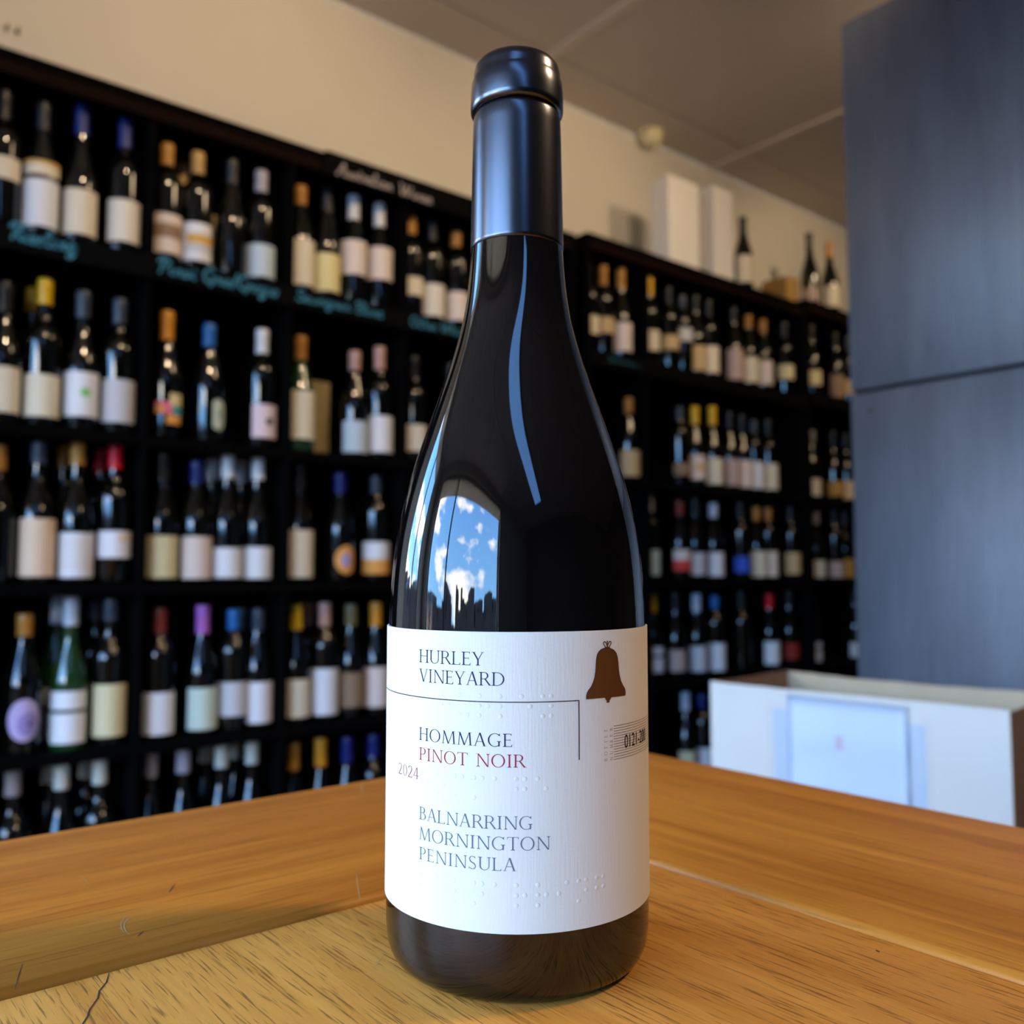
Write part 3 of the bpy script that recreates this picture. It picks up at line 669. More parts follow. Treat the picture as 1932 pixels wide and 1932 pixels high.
# ------------------------------------------------------------------ white wine cartons
M_cart = pm('white_corrugated_board', (.68, .635, .56), .8, noise=.015, nscale=12)
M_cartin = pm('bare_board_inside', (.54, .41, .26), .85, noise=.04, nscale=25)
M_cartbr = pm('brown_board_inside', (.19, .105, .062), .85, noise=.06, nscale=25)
M_print = pm('beige_print', (.66, .60, .54), .8)
M_pblue = pm('pale_blue_print', (.50, .55, .61), .75)
ctilt = math.atan2(1.150-1.126, .886-.464)      # carton turned a few degrees
ccx, ccy = (1.126+1.150)/2, (.886+.464)/2
LX, LY, HC = .222, .4225, .30
TOPZ = ZC-.160
def carton(z0, h, open_, label):
    # local x = depth away from the camera, local y = long side; x = 0 is the visible long face
    t = empty('wine_carton', (ccx, ccy, z0), ctilt); tag(t, label, 'carton', 'white wine cartons')
    th = .004; y = LY/2
    def wavy(x0, x1, y0, y1, amp, name, mat, seed):
        # a board wall whose top edge is slightly torn and wavy
        rr = random.Random(seed); n = 28; vs = []; fs = []
        long_y = (y1-y0) > (x1-x0)
        for i in range(n+1):
            f = i/n; top = h+amp*(math.sin(f*5+seed)*.6+rr.uniform(-.25, .25))-amp
            if long_y: q = [(x0, y0+(y1-y0)*f), (x1, y0+(y1-y0)*f)]
            else: q = [(x0+(x1-x0)*f, y1), (x0+(x1-x0)*f, y0)]
            for (a, b_) in q: vs += [(a, b_, 0), (a, b_, top)]
        for i in range(n):
            k = 4*i
            fs += [(k, k+4, k+5, k+1), (k+2, k+3, k+7, k+6), (k+1, k+5, k+7, k+3), (k, k+2, k+6, k+4)]
        fs += [(0, 1, 3, 2), (4*n, 4*n+2, 4*n+3, 4*n+1)]
        return obj(name, vs, fs, mat, t)
    if open_:
        wavy(0, th, -y, y, .0015, 'front_wall', M_cart, 1)
        wavy(LX-th, LX, -y, y, .003, 'rear_wall', M_cartin, 2)
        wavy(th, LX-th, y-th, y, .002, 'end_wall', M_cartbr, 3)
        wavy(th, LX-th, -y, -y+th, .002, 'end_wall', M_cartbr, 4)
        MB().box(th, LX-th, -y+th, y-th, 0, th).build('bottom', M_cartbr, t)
    else:
        MB().box(0, LX, -y, y, 0, h-.003).build('carton_body', M_cart, t, bevel=.002, seg=1)
        MB().box(0, LX/2-.0005, -y, y, h-.003, h).build('flap', M_cart, t); MB().box(LX/2+.0005, LX, -y, y, h-.003, h).build('flap', M_cart, t)
    return t
top_c = carton(TOPZ-HC, HC, True, 'open white wine carton with a paper sheet on its side, beyond the table')
carton(TOPZ-HC-.29, .29, False, 'closed white wine carton directly under the open carton')
carton(0, TOPZ-HC-.29, False, 'closed white wine carton on the floor under two others')
# print and sheet on the visible face: y runs +LY/2 (left in the picture) to -LY/2 (right)
def fr(y0, y1, z0, z1, w):
    m = MB()
    for a, b_, c, d in ((y0, y1, z1-w, z1), (y0, y1, z0, z0+w), (y0, y0+w, z0+w, z1-w), (y1-w, y1, z0+w, z1-w)): m.box(-.0006, 0, a, b_, c, d)
    return m
fr(-.118, .112, HC-.235, HC-.022, .0022).build('printed_frame', M_print, top_c)
MB().box(-.0005, 0, .078, .104, HC-.23, HC-.03).build('printed_panel', M_pblue, top_c)
MB().box(-.0005, 0, -.112, -.088, HC-.23, HC-.03).build('printed_panel', M_pblue, top_c)
M_sheet = pm('paper_in_plastic_sleeve', (.62, .70, .82), .16, coat=1.0, coat_rough=.06)
sh = MB(); n = 14; vs = []; fs = []
for i in range(n+1):
    for j in range(n+1):
        f, g = i/n, j/n
        yy = .080-.170*f; zz = HC-.218+.210*g
        bul = .004+.004*math.sin(PI*f)+.0012*math.sin(7*g+3*f)*math.sin(PI*f)+.0008*math.sin(19*g)
        vs.append((-bul, yy-.012*g*(1 if f > .5 else 0)*0, zz))
for i in range(n):
    for j in range(n): fs.append((i*(n+1)+j, (i+1)*(n+1)+j, (i+1)*(n+1)+j+1, i*(n+1)+j+1))
N2 = len(vs); vs += [(x+.0012, y, z) for x, y, z in vs]; fs += [tuple(q+N2 for q in reversed(f)) for f in fs]
ring = [i*(n+1) for i in range(n+1)]+[n*(n+1)+j for j in range(1, n+1)]+[i*(n+1)+n for i in range(n-1, -1, -1)]+[j for j in range(n-1, 0, -1)]
for a, b_ in zip(ring, ring[1:]+ring[:1]): fs.append((a, b_, b_+N2, a+N2))
sheet = obj('document_sleeve', vs, fs, M_sheet, top_c, smooth=True)
M_faint = pm('faint_rose_print', (.55, .45, .50), .5)
for (a, b_, c, d) in ((-.006, .006, HC-.075, HC-.055), (-.018, .014, HC-.145, HC-.139), (-.010, .006, HC-.152, HC-.146), (-.003, .000, HC-.160, HC-.153)):
    MB().box(-.0095, -.0092, a, b_, c, d).build('print_mark', M_faint, sheet)

# ------------------------------------------------------------------ the wooden table
TZ = .92
M_edge = wood('honey_oak_border', (.46, .140, .013), (.76, .295, .038), (.24, .070, .007), .42, .40, grain=(1.6, 42, 42), pore_sc=(30, 700, 700), bump=.12, spec=.22)
M_in = wood('honey_oak_panel', (.62, .225, .028), (.92, .42, .078), (.17, .055, .009), .44, .70, grain=(2.5, 55, 55), pore_sc=(60, 1300, 1300), bump=.16, spec=.22)
tb = empty('table', (-.14, -.04, 0)); tag(tb, 'honey-brown wooden table with raised border boards, in the foreground', 'table')
def plank(name, x0, x1, y0, y1, z0, z1, mat, along_y=False, bev=.0015, seg=2):
    cx, cy = (x0+x1)/2-tb.location.x, (y0+y1)/2-tb.location.y
    w, d = (x1-x0)/2, (y1-y0)/2
    if along_y: return MB().box(-d, d, -w, w, 0, z1-z0).build(name, mat, tb, (cx, cy, z0), (0, 0, PI/2), bevel=bev, seg=seg)
    return MB().box(-w, w, -d, d, 0, z1-z0).build(name, mat, tb, (cx, cy, z0), bevel=bev, seg=seg)
BY0, BY1, BX0, BX1 = .2966, .4628, .2903, .4602
TX0, TY0 = -.75, -.55
plank('border_board', TX0, BX0-.0005, BY0, BY1, TZ-.034, TZ+.0022, M_edge, bev=.003, seg=3)
plank('border_board', BX0, BX1, TY0, BY1, TZ-.034, TZ+.0022, M_edge, True, bev=.003, seg=3)
for a, b_ in ((-.75, -.52), (-.5198, -.25), (-.2498, .0198), (.02, BX0-.0008)):
    plank('panel_board', a, b_, TY0, BY0-.0008, TZ-.03, TZ, M_in, True, bev=.0008)
M_leg = M_edge
for lx in (TX0+.08, BX1-.09):
    for ly in (TY0+.08, BY1-.09): plank('leg', lx-.035, lx+.035, ly-.035, ly+.035, 0, TZ-.0345, M_leg, bev=.003)
for ly in (TY0+.08, BY1-.09): plank('apron', TX0+.1155, BX1-.1255, ly-.011, ly+.011, TZ-.12, TZ-.0345, M_leg)
for lx in (TX0+.08, BX1-.09): plank('apron', lx-.011, lx+.011, TY0+.1155, BY1-.1255, TZ-.12, TZ-.0345, M_leg, True)
# scratches and a hairline crack in the table top
M_crack = pm('dark_crack', (.05, .02, .006), .8); M_scr = pm('pale_scratch', (.62, .40, .16), .45)
def scratch(pts, w, z, mat, name):
    vs = []
    for i, (x, y) in enumerate(pts):
        x0, y0 = pts[max(0, i-1)]; x1, y1 = pts[min(len(pts)-1, i+1)]
        l = math.hypot(x1-x0, y1-y0); nx, ny = -(y1-y0)/l*w/2, (x1-x0)/l*w/2
        f = .35 if i in (0, len(pts)-1) else 1
        vs += [(x+nx*f-tb.location.x, y+ny*f-tb.location.y, z), (x-nx*f-tb.location.x, y-ny*f-tb.location.y, z)]
    return obj(name, vs, [(2*i, 2*i+1, 2*i+3, 2*i+2) for i in range(len(pts)-1)], mat, tb)
scratch([(.0862, .2945), (.0838, .2885), (.0805, .2838), (.0790, .2795), (.0752, .2735), (.0738, .2700), (.0700, .2635), (.0660, .2565), (.060, .245)], .00045, TZ+.0001, M_crack, 'crack')
zb = TZ+.0023
def arc(cx, cy, r, a0, a1, n=12): return [(cx+r*math.cos(math.radians(a0+(a1-a0)*i/n)), cy+r*math.sin(math.radians(a0+(a1-a0)*i/n))) for i in range(n+1)]
scratch([(0.1039, 0.3306), (0.1022, 0.3296), (0.1003, 0.3268), (0.0989, 0.3232), (0.0981, 0.3186), (0.0983, 0.3144)], 0.00035, zb, M_scr, 'scratch')
scratch([(0.103, 0.3327), (0.101, 0.3306), (0.0989, 0.3267), (0.0977, 0.3218), (0.0973, 0.3175)], 0.0003, zb, M_scr, 'scratch')
scratch([(0.1218, 0.3464), (0.1239, 0.3498), (0.1271, 0.3548)], 0.0006, zb, M_crack, 'scratch')
scratch([(0.0999, 0.3119), (0.1013, 0.3136), (0.1028, 0.3152)], 0.0005, zb, M_crack, 'scratch')
scratch([(0.187, 0.3229), (0.1819, 0.3133), (0.1769, 0.3037), (0.1726, 0.2951)], 0.00025, zb, M_scr, 'scratch')
scratch([(0.2652, 0.4532), (0.2592, 0.4418), (0.2535, 0.431)], 0.0005, zb, M_scr, 'scratch')
scratch([(0.0607, 0.2943), (0.0631, 0.3024), (0.0663, 0.3125)], 0.0003, zb, M_crack, 'scratch')
scratch([(0.1017, 0.3892), (0.1016, 0.3813), (0.1017, 0.3727)], 0.00025, zb, M_scr, 'scratch')
scratch([(0.2798, 0.156), (0.2794, 0.1552), (0.2792, 0.1544)], 0.001, TZ+.0001, M_crack, 'scratch')
scratch([(0.1477, 0.2455), (0.1519, 0.2489), (0.1586, 0.2551)], 0.0002, TZ+.0001, M_scr, 'scratch')

# ------------------------------------------------------------------ serif capitals for the bottle label (unit cap height)
TK, TN, SV = .088, .042, .026        # thick stem, thin stem, serif thickness
def stem(x, w=TK, y0=0.0, y1=1.0, s0=True, s1=True, o=.085):
    r = [[(x, y0), (x+w, y0), (x+w, y1), (x, y1)]]
    if s0: r.append([(x-o, y0), (x+w+o, y0), (x+w+o, y0+SV), (x+w+.012, y0+.07), (x-.012, y0+.07), (x-o, y0+SV)])
    if s1: r.append([(x-o, y1-SV), (x-.012, y1-.07), (x+w+.012, y1-.07), (x+w+o, y1-SV), (x+w+o, y1), (x-o, y1)])
    return r
def bar(x0, x1, y, h=TN): return [[(x0, y-h/2), (x1, y-h/2), (x1, y+h/2), (x0, y+h/2)]]
def diag(x0, y0, x1, y1, w): return [[(x0, y0), (x0+w, y0), (x1+w, y1), (x1, y1)]]
def serif(x0, x1, y, up): return [[(x0, y), (x1, y), (x1, y+SV*up), (x0, y+SV*up)]] if up > 0 else [[(x0, y-SV), (x1, y-SV), (x1, y), (x0, y)]]
def bowl(cx, cy, rx, ry, a0, a1, tk=TK, tn=TN, n=28):
    out = []; P = []
    for i in range(n+1):
        a = math.radians(a0+(a1-a0)*i/n); c, s = math.cos(a), math.sin(a)
        P.append(((cx+rx*c, cy+ry*s), (cx+(rx-tk)*c, cy+(ry-tn)*s)))
    for (o0, i0), (o1, i1) in zip(P, P[1:]): out.append([o0, o1, i1, i0])
    return out
def beak(x, y0, y1, w=.03, flip=1): return [[(x, y0), (x+w, y0), (x+w, y1), (x+w*.2, y1)]]
G = {}
G['H'] = (.82, stem(.10)+stem(.64)+bar(.18, .66, .52))
G['U'] = (.80, stem(.10, y0=.30, s0=False)+stem(.67, .045, y0=.30, s0=False)+bowl(.4065, .32, .3065, .335, 180, 270)+bowl(.4065, .32, .3065, .335, 270, 360, tk=.05))
G['R'] = (.74, stem(.10)+bar(.14, .34, .98)+bar(.14, .34, .49)+bowl(.32, .735, .27, .265, -90, 90)+[[(.33, .50), (.43, .50), (.72, .04), (.78, .0), (.64, .0)]]+serif(.62, .80, 0, 1))
G['L'] = (.62, stem(.10, s0=True)+bar(.14, .56, .02)+[[(.56, 0), (.585, .17), (.565, .17), (.51, .04), (.51, 0)]])
G['E'] = (.62, stem(.10)+bar(.14, .52, .98)+bar(.14, .46, .52)+bar(.14, .55, .02)+[[(.55, 0), (.575, .17), (.555, .17), (.50, .04), (.50, 0)], [(.50, 1), (.52, 1), (.53, .85), (.51, .85), (.47, .96)], [(.44, .44), (.46, .44), (.46, .60), (.44, .60)]])
G['Y'] = (.74, diag(.32, .42, .05, 1, TK+.01)+diag(.36, .42, .62, 1, TN)+stem(.325, y1=.46, s1=False)+serif(-.02, .22, 1, -1)+serif(.53, .75, 1, -1))
G['V'] = (.78, diag(.37, 0, .07, 1, TK+.012)+diag(.39, 0, .67, 1, TN)+serif(-.01, .25, 1, -1)+serif(.58, .80, 1, -1))
G['I'] = (.36, stem(.135))
G['N'] = (.88, stem(.13, TN, s1=False)+stem(.74, TN, s0=False)+diag(.70, 0, .10, 1, .10)+serif(.0, .17, 1, -1))
G['A'] = (.78, diag(.07, 0, .36, 1, TN)+diag(.62, 0, .34, 1.02, TK+.012)+bar(.19, .58, .34)+serif(-.01, .20, 0, 1)+serif(.55, .80, 0, 1))
G['D'] = (.84, stem(.10)+bar(.14, .34, .98)+bar(.14, .34, .02)+bowl(.32, .50, .46, .50, -90, 90))
G['O'] = (.90, bowl(.45, .50, .41, .515, 0, 360, n=56))
G['M'] = (1.02, diag(.09, 0, .17, 1, TN)+diag(.45, 0, .14, 1, TK)+diag(.47, 0, .78, 1, TN)+diag(.84, 0, .78, 1, TK)+serif(.0, .22, 0, 1)+serif(.75, 1.01, 0, 1)+serif(.06, .2, 1, -1)+serif(.80, .95, 1, -1))
G['G'] = (.86, bowl(.46, .50, .42, .515, 48, 312, n=44)+stem(.66, y0=.02, y1=.42, s0=False)+[[(.72, .80), (.755, .80), (.755, 1.0), (.735, 1.0), (.68, .90)]])
G['P'] = (.62, stem(.10)+bar(.14, .32, .98)+bar(.14, .32, .47)+bowl(.31, .725, .27, .275, -90, 90))
G['T'] = (.74, stem(.33, s1=False)+bar(.05, .70, .98)+[[(.03, .83), (.05, .83), (.09, .96), (.09, 1), (.05, 1)], [(.70, 1), (.66, 1), (.66, .96), (.70, .83), (.72, .83)]])
G['B'] = (.66, stem(.10)+bar(.14, .32, .98)+bar(.14, .34, .53)+bar(.14, .34, .02)+bowl(.30, .755, .22, .245, -90, 90)+bowl(.31, .275, .29, .275, -90, 90))
G['S'] = (.56, bowl(.28, .75, .21, .265, 40, 180, tk=.06)+bowl(.28, .25, .22, .265, 180, 320, tk=.0, tn=.05)[:0]+bowl(.28, .26, .225, .275, -140, 0, tk=.06)+[[(.07, .74), (.14, .74), (.20, .60), (.42, .46), (.505, .27), (.445, .27), (.36, .40), (.14, .55)]]+[[(.43, .82), (.455, .82), (.455, 1.0), (.44, 1.0), (.42, .93)], [(.08, .18), (.055, .18), (.055, 0), (.07, 0), (.10, .07)]])
G['0'] = (.62, bowl(.31, .36, .26, .37, 0, 360, tk=.07, n=44) if False else bowl(.31, .50, .25, .51, 0, 360, tk=.065, n=44))
G['2'] = (.60, bowl(.28, .74, .22, .27, 0, 165, tk=.075)+[[(.50, .74), (.425, .74), (.38, .56), (.05, .05), (.12, .05), (.44, .52)]]+bar(.05, .52, .035, .07)+[[(.52, 0), (.55, .16), (.53, .16), (.48, .05)]])
G['4'] = (.62, diag(.04, .27, .36, 1, .05)+[[(.36, 0), (.44, 0), (.44, 1), (.36, 1)]]+bar(.04, .57, .27, .05)+serif(.28, .52, 0, 1))
G[' '] = (.40, [])

# ------------------------------------------------------------------ the wine bottle in focus
HB = (.1918, .2293)
hb = empty('wine_bottle', (*HB, TZ), PSI-PI/2)         # local -y looks at the camera
tag(hb, 'dark wine bottle with white bell-emblem label standing on the wooden table', 'bottle')
def rz_(z): return z/1000+.1195                         # heights measured from the lens height, mm
low = [(.020, -119.5), (.0345, -119.5), (.0372, -119.0), (.0393, -117.2), (.0407, -114.4), (.0414, -111.0), (.04175, -106.0), (.0418, -100.0)]
upp = [(.0418, -100.0), (.0418, -60.0), (.0418, -30.0), (.04165, -16.5), (.0413, -6.6), (.0407, 3.2), (.03945, 13.2), (.0378, 21.2), (.0354, 30.4), (.0333, 37.8), (.0307, 45.0), (.0273, 54.7), (.0239, 64.3), (.0202, 75.4), (.0176, 85.2), (.0163, 94.8), (.01565, 103.0), (.0152, 109.5), (.0147, 122.0), (.0144, 150.0)]
ups = spline(upp, 5)                                     # even out the shoulder curve
zs_ = [z for r, z in ups]; zq = [-100+2.0*i for i in range(126)]
def lerp_r(z):
    for (r0, z0), (r1, z1) in zip(ups, ups[1:]):
        if z0 <= z <= z1: return r0+(r1-r0)*(z-z0)/(z1-z0)
    return ups[-1][0]
rq = [lerp_r(z) for z in zq]
for _ in range(28): rq = [rq[0]]+[(a+2*b_+c)/4 for a, b_, c in zip(rq, rq[1:], rq[2:])]+[rq[-1]]
prof = [(r, rz_(z)) for r, z in spline(low, 3)[:-1]]+[(r, rz_(z)) for r, z in zip(rq, zq)]
prof[0] = (prof[0][0], 0.0)
o = obj('glass_body', *lathe(prof, 128), M['glass'], hb, smooth=True); o.data.set_sharp_from_angle(angle=math.radians(60))
sk_p = [(.01545, 108.6), (.01566, 108.8), (.01562, 110.0), (.01525, 130.0), (.01490, 150.0), (.01478, 153.6), (.01445, 155.0), (.0141, 155.4)]
o = obj('capsule_skirt', *lathe([(r, rz_(z)) for r, z in sk_p], 96), M['capsule'], hb, smooth=True); o.data.set_sharp_from_angle(angle=math.radians(70))
cp = [(.0139, 155.6), (.0152, 155.7), (.01568, 156.4), (.01578, 158.0), (.01568, 162.5), (.01540, 166.2), (.01500, 167.3), (.01480, 168.0), (.01470, 169.8), (.01430, 171.6), (.01340, 172.9), (.01180, 173.7), (.0090, 174.0), (.002, 174.05)]
o = obj('screw_cap', *lathe([(r, rz_(z)) for r, z in cp], 96), M['capsule'], hb, smooth=True)

# paper label with a laid texture
mp_, ntp, bp_ = new_mat('laid_label_paper')
bp_.inputs['Base Color'].default_value = (.80, .77, .66, 1); bp_.inputs['Roughness'].default_value = .72
uvn = ntp.nodes.new('ShaderNodeUVMap'); mpp = ntp.nodes.new('ShaderNodeMapping'); mpp.inputs['Scale'].default_value = (1.5, .09, 1)
ntp.links.new(uvn.outputs[0], mpp.inputs[0])
n1 = ntp.nodes.new('ShaderNodeTexNoise'); n1.inputs['Scale'].default_value = 1.0; n1.inputs['Detail'].default_value = 4; ntp.links.new(mpp.outputs[0], n1.inputs['Vector'])
n2 = ntp.nodes.new('ShaderNodeTexNoise'); n2.inputs['Scale'].default_value = 1.2; n2.inputs['Detail'].default_value = 3; ntp.links.new(uvn.outputs[0], n2.inputs['Vector'])
na = ntp.nodes.new('ShaderNodeMath'); na.operation = 'MULTIPLY_ADD'; na.inputs[1].default_value = .35
ntp.links.new(n2.outputs['Fac'], na.inputs[0]); ntp.links.new(n1.outputs['Fac'], na.inputs[2])
bmp = ntp.nodes.new('ShaderNodeBump'); bmp.inputs['Strength'].default_value = .55; bmp.inputs['Distance'].default_value = .00012
ntp.links.new(na.outputs[0], bmp.inputs['Height']); ntp.links.new(bmp.outputs[0], bp_.inputs['Normal'])
RL = .04215
def cyl(u, z, r=RL): a = u/1000/RL; return (r*math.sin(a), -r*math.cos(a), rz_(z))
vs, fs, uv = [], [], []
nU = 110; u0, u1 = -78.0, 84.0
for i in range(nU+1):
    u = u0+(u1-u0)*i/nU
    for (r, z) in ((.04183, -98.6), (RL, -98.6), (RL, -16.0), (.0416, -16.0)): vs.append(cyl(u, z, r)); uv.append((u, z))
for i in range(nU):
    k = 4*i
    for a in range(3): fs.append((k+a, k+4+a, k+5+a, k+1+a))
lab_o = obj('label', vs, fs, mp_, hb, smooth=True)
uvl = lab_o.data.uv_layers.new(name='UVMap')
for lp in lab_o.data.loops: uvl.data[lp.index].uv = uv[lp.vertex_index]
lab_o.data.set_sharp_from_angle(angle=math.radians(40))
lab_o['label'] = 'white textured paper label'
INK = dict(navy=pm('navy_ink', (.030, .038, .075), .8, spec=.1), red=pm('red_ink', (.38, .022, .04), .8, spec=.1), rose=pm('rose_ink', (.36, .06, .06), .8, spec=.1), grey=pm('grey_ink', (.14, .17, .21), .8, spec=.1), brown=pm('brown_ink', (.07, .05, .035), .8, spec=.1), black=pm('black_ink', (.012, .012, .014), .8, spec=.1), tan=pm('tan_ink', (.22, .15, .08), .8, spec=.1), copper=pm('copper_foil', (.135, .044, .006), .5, metal=.2), copper_dark=pm('dark_copper_line', (.08, .022, .005), .5))
RT = RL+.00006
def print_polys(name, polys, ink, par=lab_o, r=RT, maxseg=2.2):
    """polys: lists of (u mm, z mm) convex polygons, wrapped on the bottle"""
    mb = MB()
    for p in polys: mb.add([cyl(u, z, r) for u, z in p], [tuple(range(len(p)))])
    return mb.build(name, INK[ink], par)
def set_text(txt, u0, u1, zb, h, ink, name='lettering', track=None):
    adv = sum(G[c][0] for c in txt); n = len(txt)-1
    # first glyph's left bearing is trimmed so the line starts at u0
    lead = .03; k = ((u1-u0)/h+lead*2-.04*n)/adv; k = min(1.32, k); extra = ((u1-u0)/h-adv*k+lead*2)/max(1, n)
    x = -lead; P = []
    for c in txt:
        a, pl = G[c]
        for p in pl: P.append([(u0+(x+px*k)*h, zb+py*h) for px, py in p])
        x += a*k+extra
    return print_polys(name, P, ink)
set_text('HURLEY', -31.7, -9.7, -25.45, 3.75, 'navy')
set_text('VINEYARD', -31.65, -3.65, -31.0, 3.75, 'navy')
set_text('HOMMAGE', -31.5, -1.5, -47.8, 3.6, 'navy')
set_text('PINOT NOIR', -31.4, 2.0, -53.45, 3.55, 'red')
set_text('2024', -42.45, -31.55, -59.2, 3.3, 'rose')
set_text('BALNARRING', -31.25, 4.05, -70.35, 3.6, 'grey')
set_text('MORNINGTON', -31.2, 9.0, -76.0, 3.6, 'grey')
set_text('PENINSULA', -31.1, -.65, -81.6, 3.5, 'grey')
def hline(a, b_, z, w, step=2.0):
    n = max(1, int((b_-a)/step)); return [[(a+(b_-a)*i/n, z-w/2), (a+(b_-a)*(i+1)/n, z-w/2), (a+(b_-a)*(i+1)/n, z+w/2), (a+(b_-a)*i/n, z+w/2)] for i in range(n)]
print_polys('printed_line', hline(-66, 17.9, -35.5, .30)+[[(17.65, -52.1), (18.0, -52.1), (18.0, -35.5), (17.65, -35.5)]], 'brown')
BELL = [(27.02, -21.07), (25.54, -21.4), (24.67, -22.02), (24.1, -22.76), (23.73, -24.17), (23.57, -25.92), (23.45, -27.66), (23.08, -29.39), (22.52, -30.77), (21.84, -31.93), (20.99, -32.75), (20.46, -33.48), (20.23, -34.33), (20.25, -35.24), (23.17, -35.19), (26.89, -35.25), (27.18, -35.76), (27.72, -36.29), (27.54, -36.71), (28.59, -36.76), (28.53, -36.31), (29.04, -35.85), (29.36, -35.3), (32.39, -35.33), (35.81, -35.36), (36.03, -34.6), (35.72, -33.56), (34.71, -32.45), (33.71, -31.03), (33.04, -29.18), (32.71, -27.37), (32.55, -25.57), (32.25, -23.98), (31.71, -22.83), (30.66, -21.84), (29.19, -21.31)]
def tri_poly(name, pts, ink, r):
    """outline -> horizontal strips wrapped on the bottle"""
    bm = bmesh.new(); v = [bm.verts.new((u, z, 0)) for u, z in pts]; f = bm.faces.new(v)
    bmesh.ops.triangulate(bm, faces=[f])
    bmesh.ops.subdivide_edges(bm, edges=[e for e in bm.edges if e.calc_length() > 2.5], cuts=3, use_grid_fill=True)
    bmesh.ops.triangulate(bm, faces=bm.faces[:])
    for vv in bm.verts: vv.co = cyl(vv.co.x, vv.co.y, r)
    me = bpy.data.meshes.new(name); bm.to_mesh(me); bm.free(); me.materials.append(INK[ink])
    return link(name, me, lab_o)
def stroke(pts, w, closed=False):
    P = []; n = len(pts)
    for i in range(n if closed else n-1):
        (x0, y0), (x1, y1) = pts[i], pts[(i+1) % n]
        l = math.hypot(x1-x0, y1-y0) or 1; nx, ny = -(y1-y0)/l*w/2, (x1-x0)/l*w/2; ex, ey = (x1-x0)/l*w*.3, (y1-y0)/l*w*.3
        P.append([(x0+nx-ex, y0+ny-ey), (x0-nx-ex, y0-ny-ey), (x1-nx+ex, y1-ny+ey), (x1+nx+ex, y1+ny+ey)])
    return P
bell = tri_poly('bell_emblem', BELL, 'copper', RT+.00003)
print_polys('bell_outline', stroke(BELL, .17, True), 'copper_dark', lab_o, RT+.00008)
crown = []
for sgn in (-1, 1):
    crown += stroke(spline([(28.0+sgn*.25, -21.1), (28.0+sgn*.95, -20.6), (28.0+sgn*1.5, -19.9), (28.0+sgn*1.45, -19.45), (28.0+sgn*1.0, -19.3), (28.0+sgn*.45, -19.75), (28.0+sgn*.15, -20.5), (28.0, -21.0)], 4), .30)
crown += stroke([(28.0, -21.0), (28.0, -19.15)], .32)+[[(27.75, -19.35), (28.25, -19.35), (28.25, -19.05), (27.75, -19.05)], [(26.8, -21.3), (29.2, -21.4), (28.9, -20.85), (27.1, -20.8)]]
print_polys('bell_crown', crown, 'copper', lab_o, RT+.00004)
print_polys('number_strip', sum([hline(30.4, 62, -43.8-.735*i, .13, 1.5) for i in range(14)], []), 'tan')
# sans digits of the bottle number
fc = bpy.data.curves.new('bottle_number', 'FONT'); fc.body = '0121-200'; fc.size = 1.0
fo = bpy.data.objects.new('bottle_number', fc); COL.objects.link(fo)
bpy.context.view_layer.update()
fm_ = fo.evaluated_get(bpy.context.evaluated_depsgraph_get()).to_mesh()
fv = [(v.co.x, v.co.y) for v in fm_.vertices]; ff = [tuple(p.vertices) for p in fm_.polygons]
fo.to_mesh_clear(); bpy.data.objects.remove(fo); bpy.data.curves.remove(fc)
mx_, mn_ = max(v[0] for v in fv), min(v[0] for v in fv); hy = max(v[1] for v in fv); ly = min(v[1] for v in fv)
obj('bottle_number', [cyl(35.4+(x-mn_)/(mx_-mn_)*15.2, -50.75+(y-ly)/(hy-ly)*3.85, RT+.00004) for x, y in fv], ff, INK['black'], lab_o)
# BOTTLE / NUMBER set upwards
for txt, ub in (('BOTTLE', 27.75), ('NUMBER', 30.0)):
    P = []; h = 1.15; z = -53.4; pitch = 9.4/5.6
    for c in txt:
        a, pl = G[c]
        for p in pl: P.append([(ub-py*h, z+px*h) for px, py in p])
        z += pitch
    print_polys('lettering', P, 'tan')
# embossed braille
BRL = dict(a='1', b='12', e='15', g='1245', h='125', i='24', l='123', m='134', n='1345', o='135', r='1235', u='136', y='13456', p='1234', t='2345')
def braille(txt, u, z):
    mb = MB()
    for q, c in enumerate(txt):
        for d in BRL[c]:
            d = int(d)-1; uu = u+q*6.0+(d//3)*2.4; zz = z-(d % 3)*2.75
            vs, fs = [], []
            for (rr, hh) in ((.74, -.03), (.60, .045), (.36, .095), (.10, .115)):
                for k in range(12):
                    t = 2*PI*k/12; vs.append(cyl(uu+rr*math.cos(t), zz+rr*math.sin(t), RL+hh/1000))
            for i in range(3):
                for k in range(12): fs.append((i*12+k, i*12+(k+1) % 12, (i+1)*12+(k+1) % 12, (i+1)*12+k))
            fs.append(tuple(range(36, 48))); mb.add(vs, fs)
    o = mb.build('braille_dots', mp_b, lab_o, smooth=True); o['kind'] = 'stuff'
mp_b = pm('embossed_label_paper', (.80, .77, .66), .9, spec=.2)
braille('hurley', -23.0, -33.9); braille('hommage', -30.5, -56.6); braille('balnarring', -30.5, -85.4)

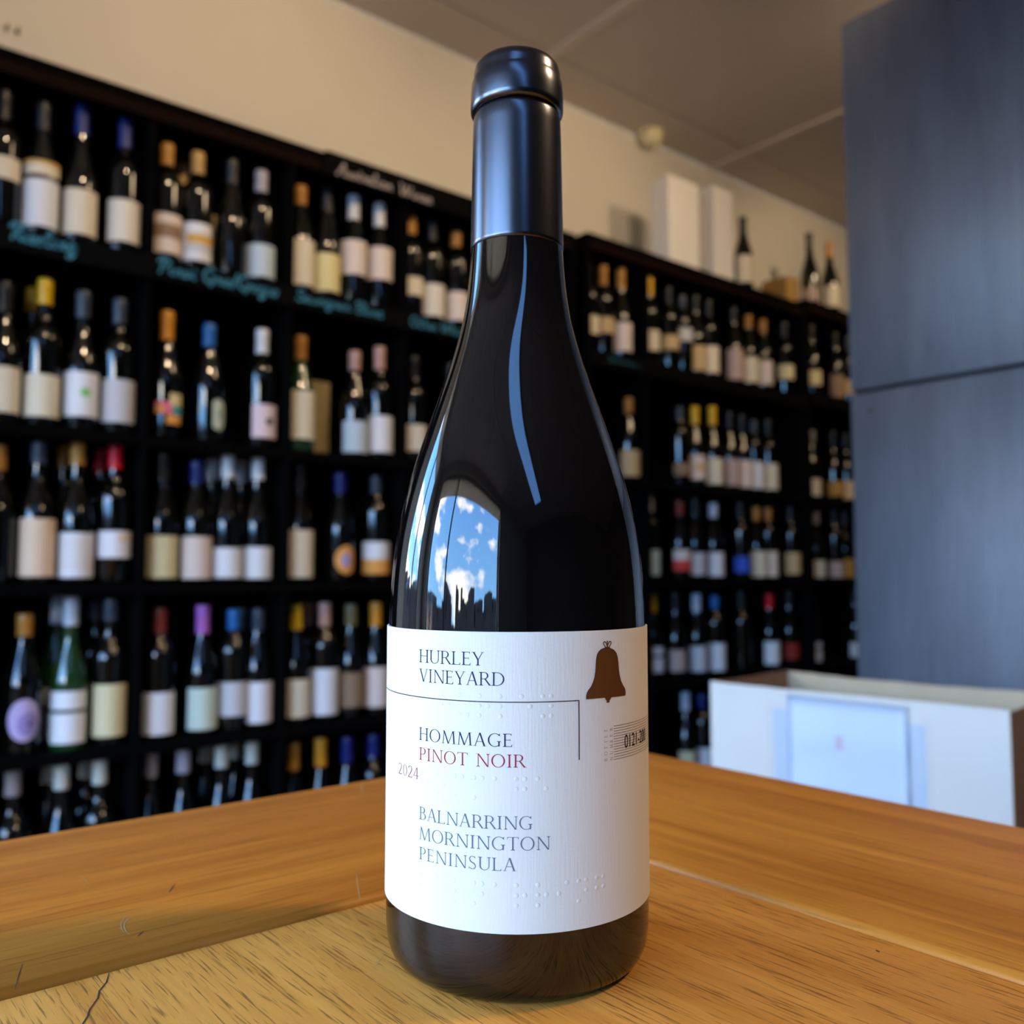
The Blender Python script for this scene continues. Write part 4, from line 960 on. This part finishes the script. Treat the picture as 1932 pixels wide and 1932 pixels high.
# ------------------------------------------------------------------ ceiling spotlights of the shop (warm)
M_can = pm('white_lamp_housing', (.75, .74, .72), .5)
def spot(x, y, tx, ty, tz, power, label, size=75, rad=.032):
    t = empty('ceiling_spotlight', (x, y, ZT-.007)); tag(t, label, 'lamp', 'ceiling spotlights')
    d = Vector((tx-x, ty-y, tz-(ZT-.12))).normalized()
    q = d.to_track_quat('-Z', 'Y')
    obj('ceiling_plate', *lathe([(.045, -.014), (.045, 0)], 24), M_can, t)
    obj('stalk', *lathe([(.008, -.075), (.008, -.014)], 12), M_can, t)
    vs, fs = lathe([(.040, -.055), (.042, -.055), (.042, .035), (.030, .05)], 24, cap0=False)
    obj('lamp_head', vs, fs, M_can, t, (0, 0, -.11), q.to_euler())
    ld = bpy.data.lights.new('spot_bulb', 'SPOT'); ld.energy = power; ld.color = (1.0, .73, .44); ld.spot_size = math.radians(size); ld.spot_blend = .6; ld.shadow_soft_size = rad
    lo = bpy.data.objects.new('spot_bulb', ld); COL.objects.link(lo); lo.parent = t; lo.location = Vector((0, 0, -.11))+d*.06; lo.rotation_euler = q.to_euler()
spot(.55, .75, .5, 2.36, 1.9, 34, 'warm ceiling spotlight aimed at the near rack', 100)
spot(1.75, .75, 1.7, 2.36, 1.9, 24, 'warm ceiling spotlight aimed at the middle of the wall', 100, .15)
spot(2.45, .5, 2.9, 2.36, 1.9, 27, 'warm ceiling spotlight aimed at the middle rack', 100, .16)
spot(1.55, -.6, .5, .15, .9, 68, 'warm ceiling spotlight aimed at the table from the right', 80, .12)
spot(3.4, .9, 3.8, 2.36, 2.0, 17, 'warm ceiling spotlight aimed at the far rack', 76, .05)

# long cool-white strip lamp on the ceiling behind the camera (its reflection is the blue streak on the bottle's shoulder)
lx0, ly0, lx1, ly1 = -.76, -.45, -.76, -2.6
t = empty('strip_lamp', ((lx0+lx1)/2, (ly0+ly1)/2, ZT-.0075), math.atan2(ly1-ly0, lx1-lx0)); tag(t, 'long cool-white strip lamp on the ceiling behind the camera', 'lamp')
L2 = math.hypot(lx1-lx0, ly1-ly0)/2
MB().box(-L2-.03, L2+.03, -.175, .175, -.035, 0).build('lamp_housing', M_can, t, bevel=.004)
m_, n_, b2_ = new_mat('cool_diffuser'); b2_.inputs['Emission Color'].default_value = (.16, .42, 1.0, 1); b2_.inputs['Emission Strength'].default_value = 4.5
MB().box(-L2, L2, -.16, .16, -.050, -.036).build('diffuser', m_, t, bevel=.003)
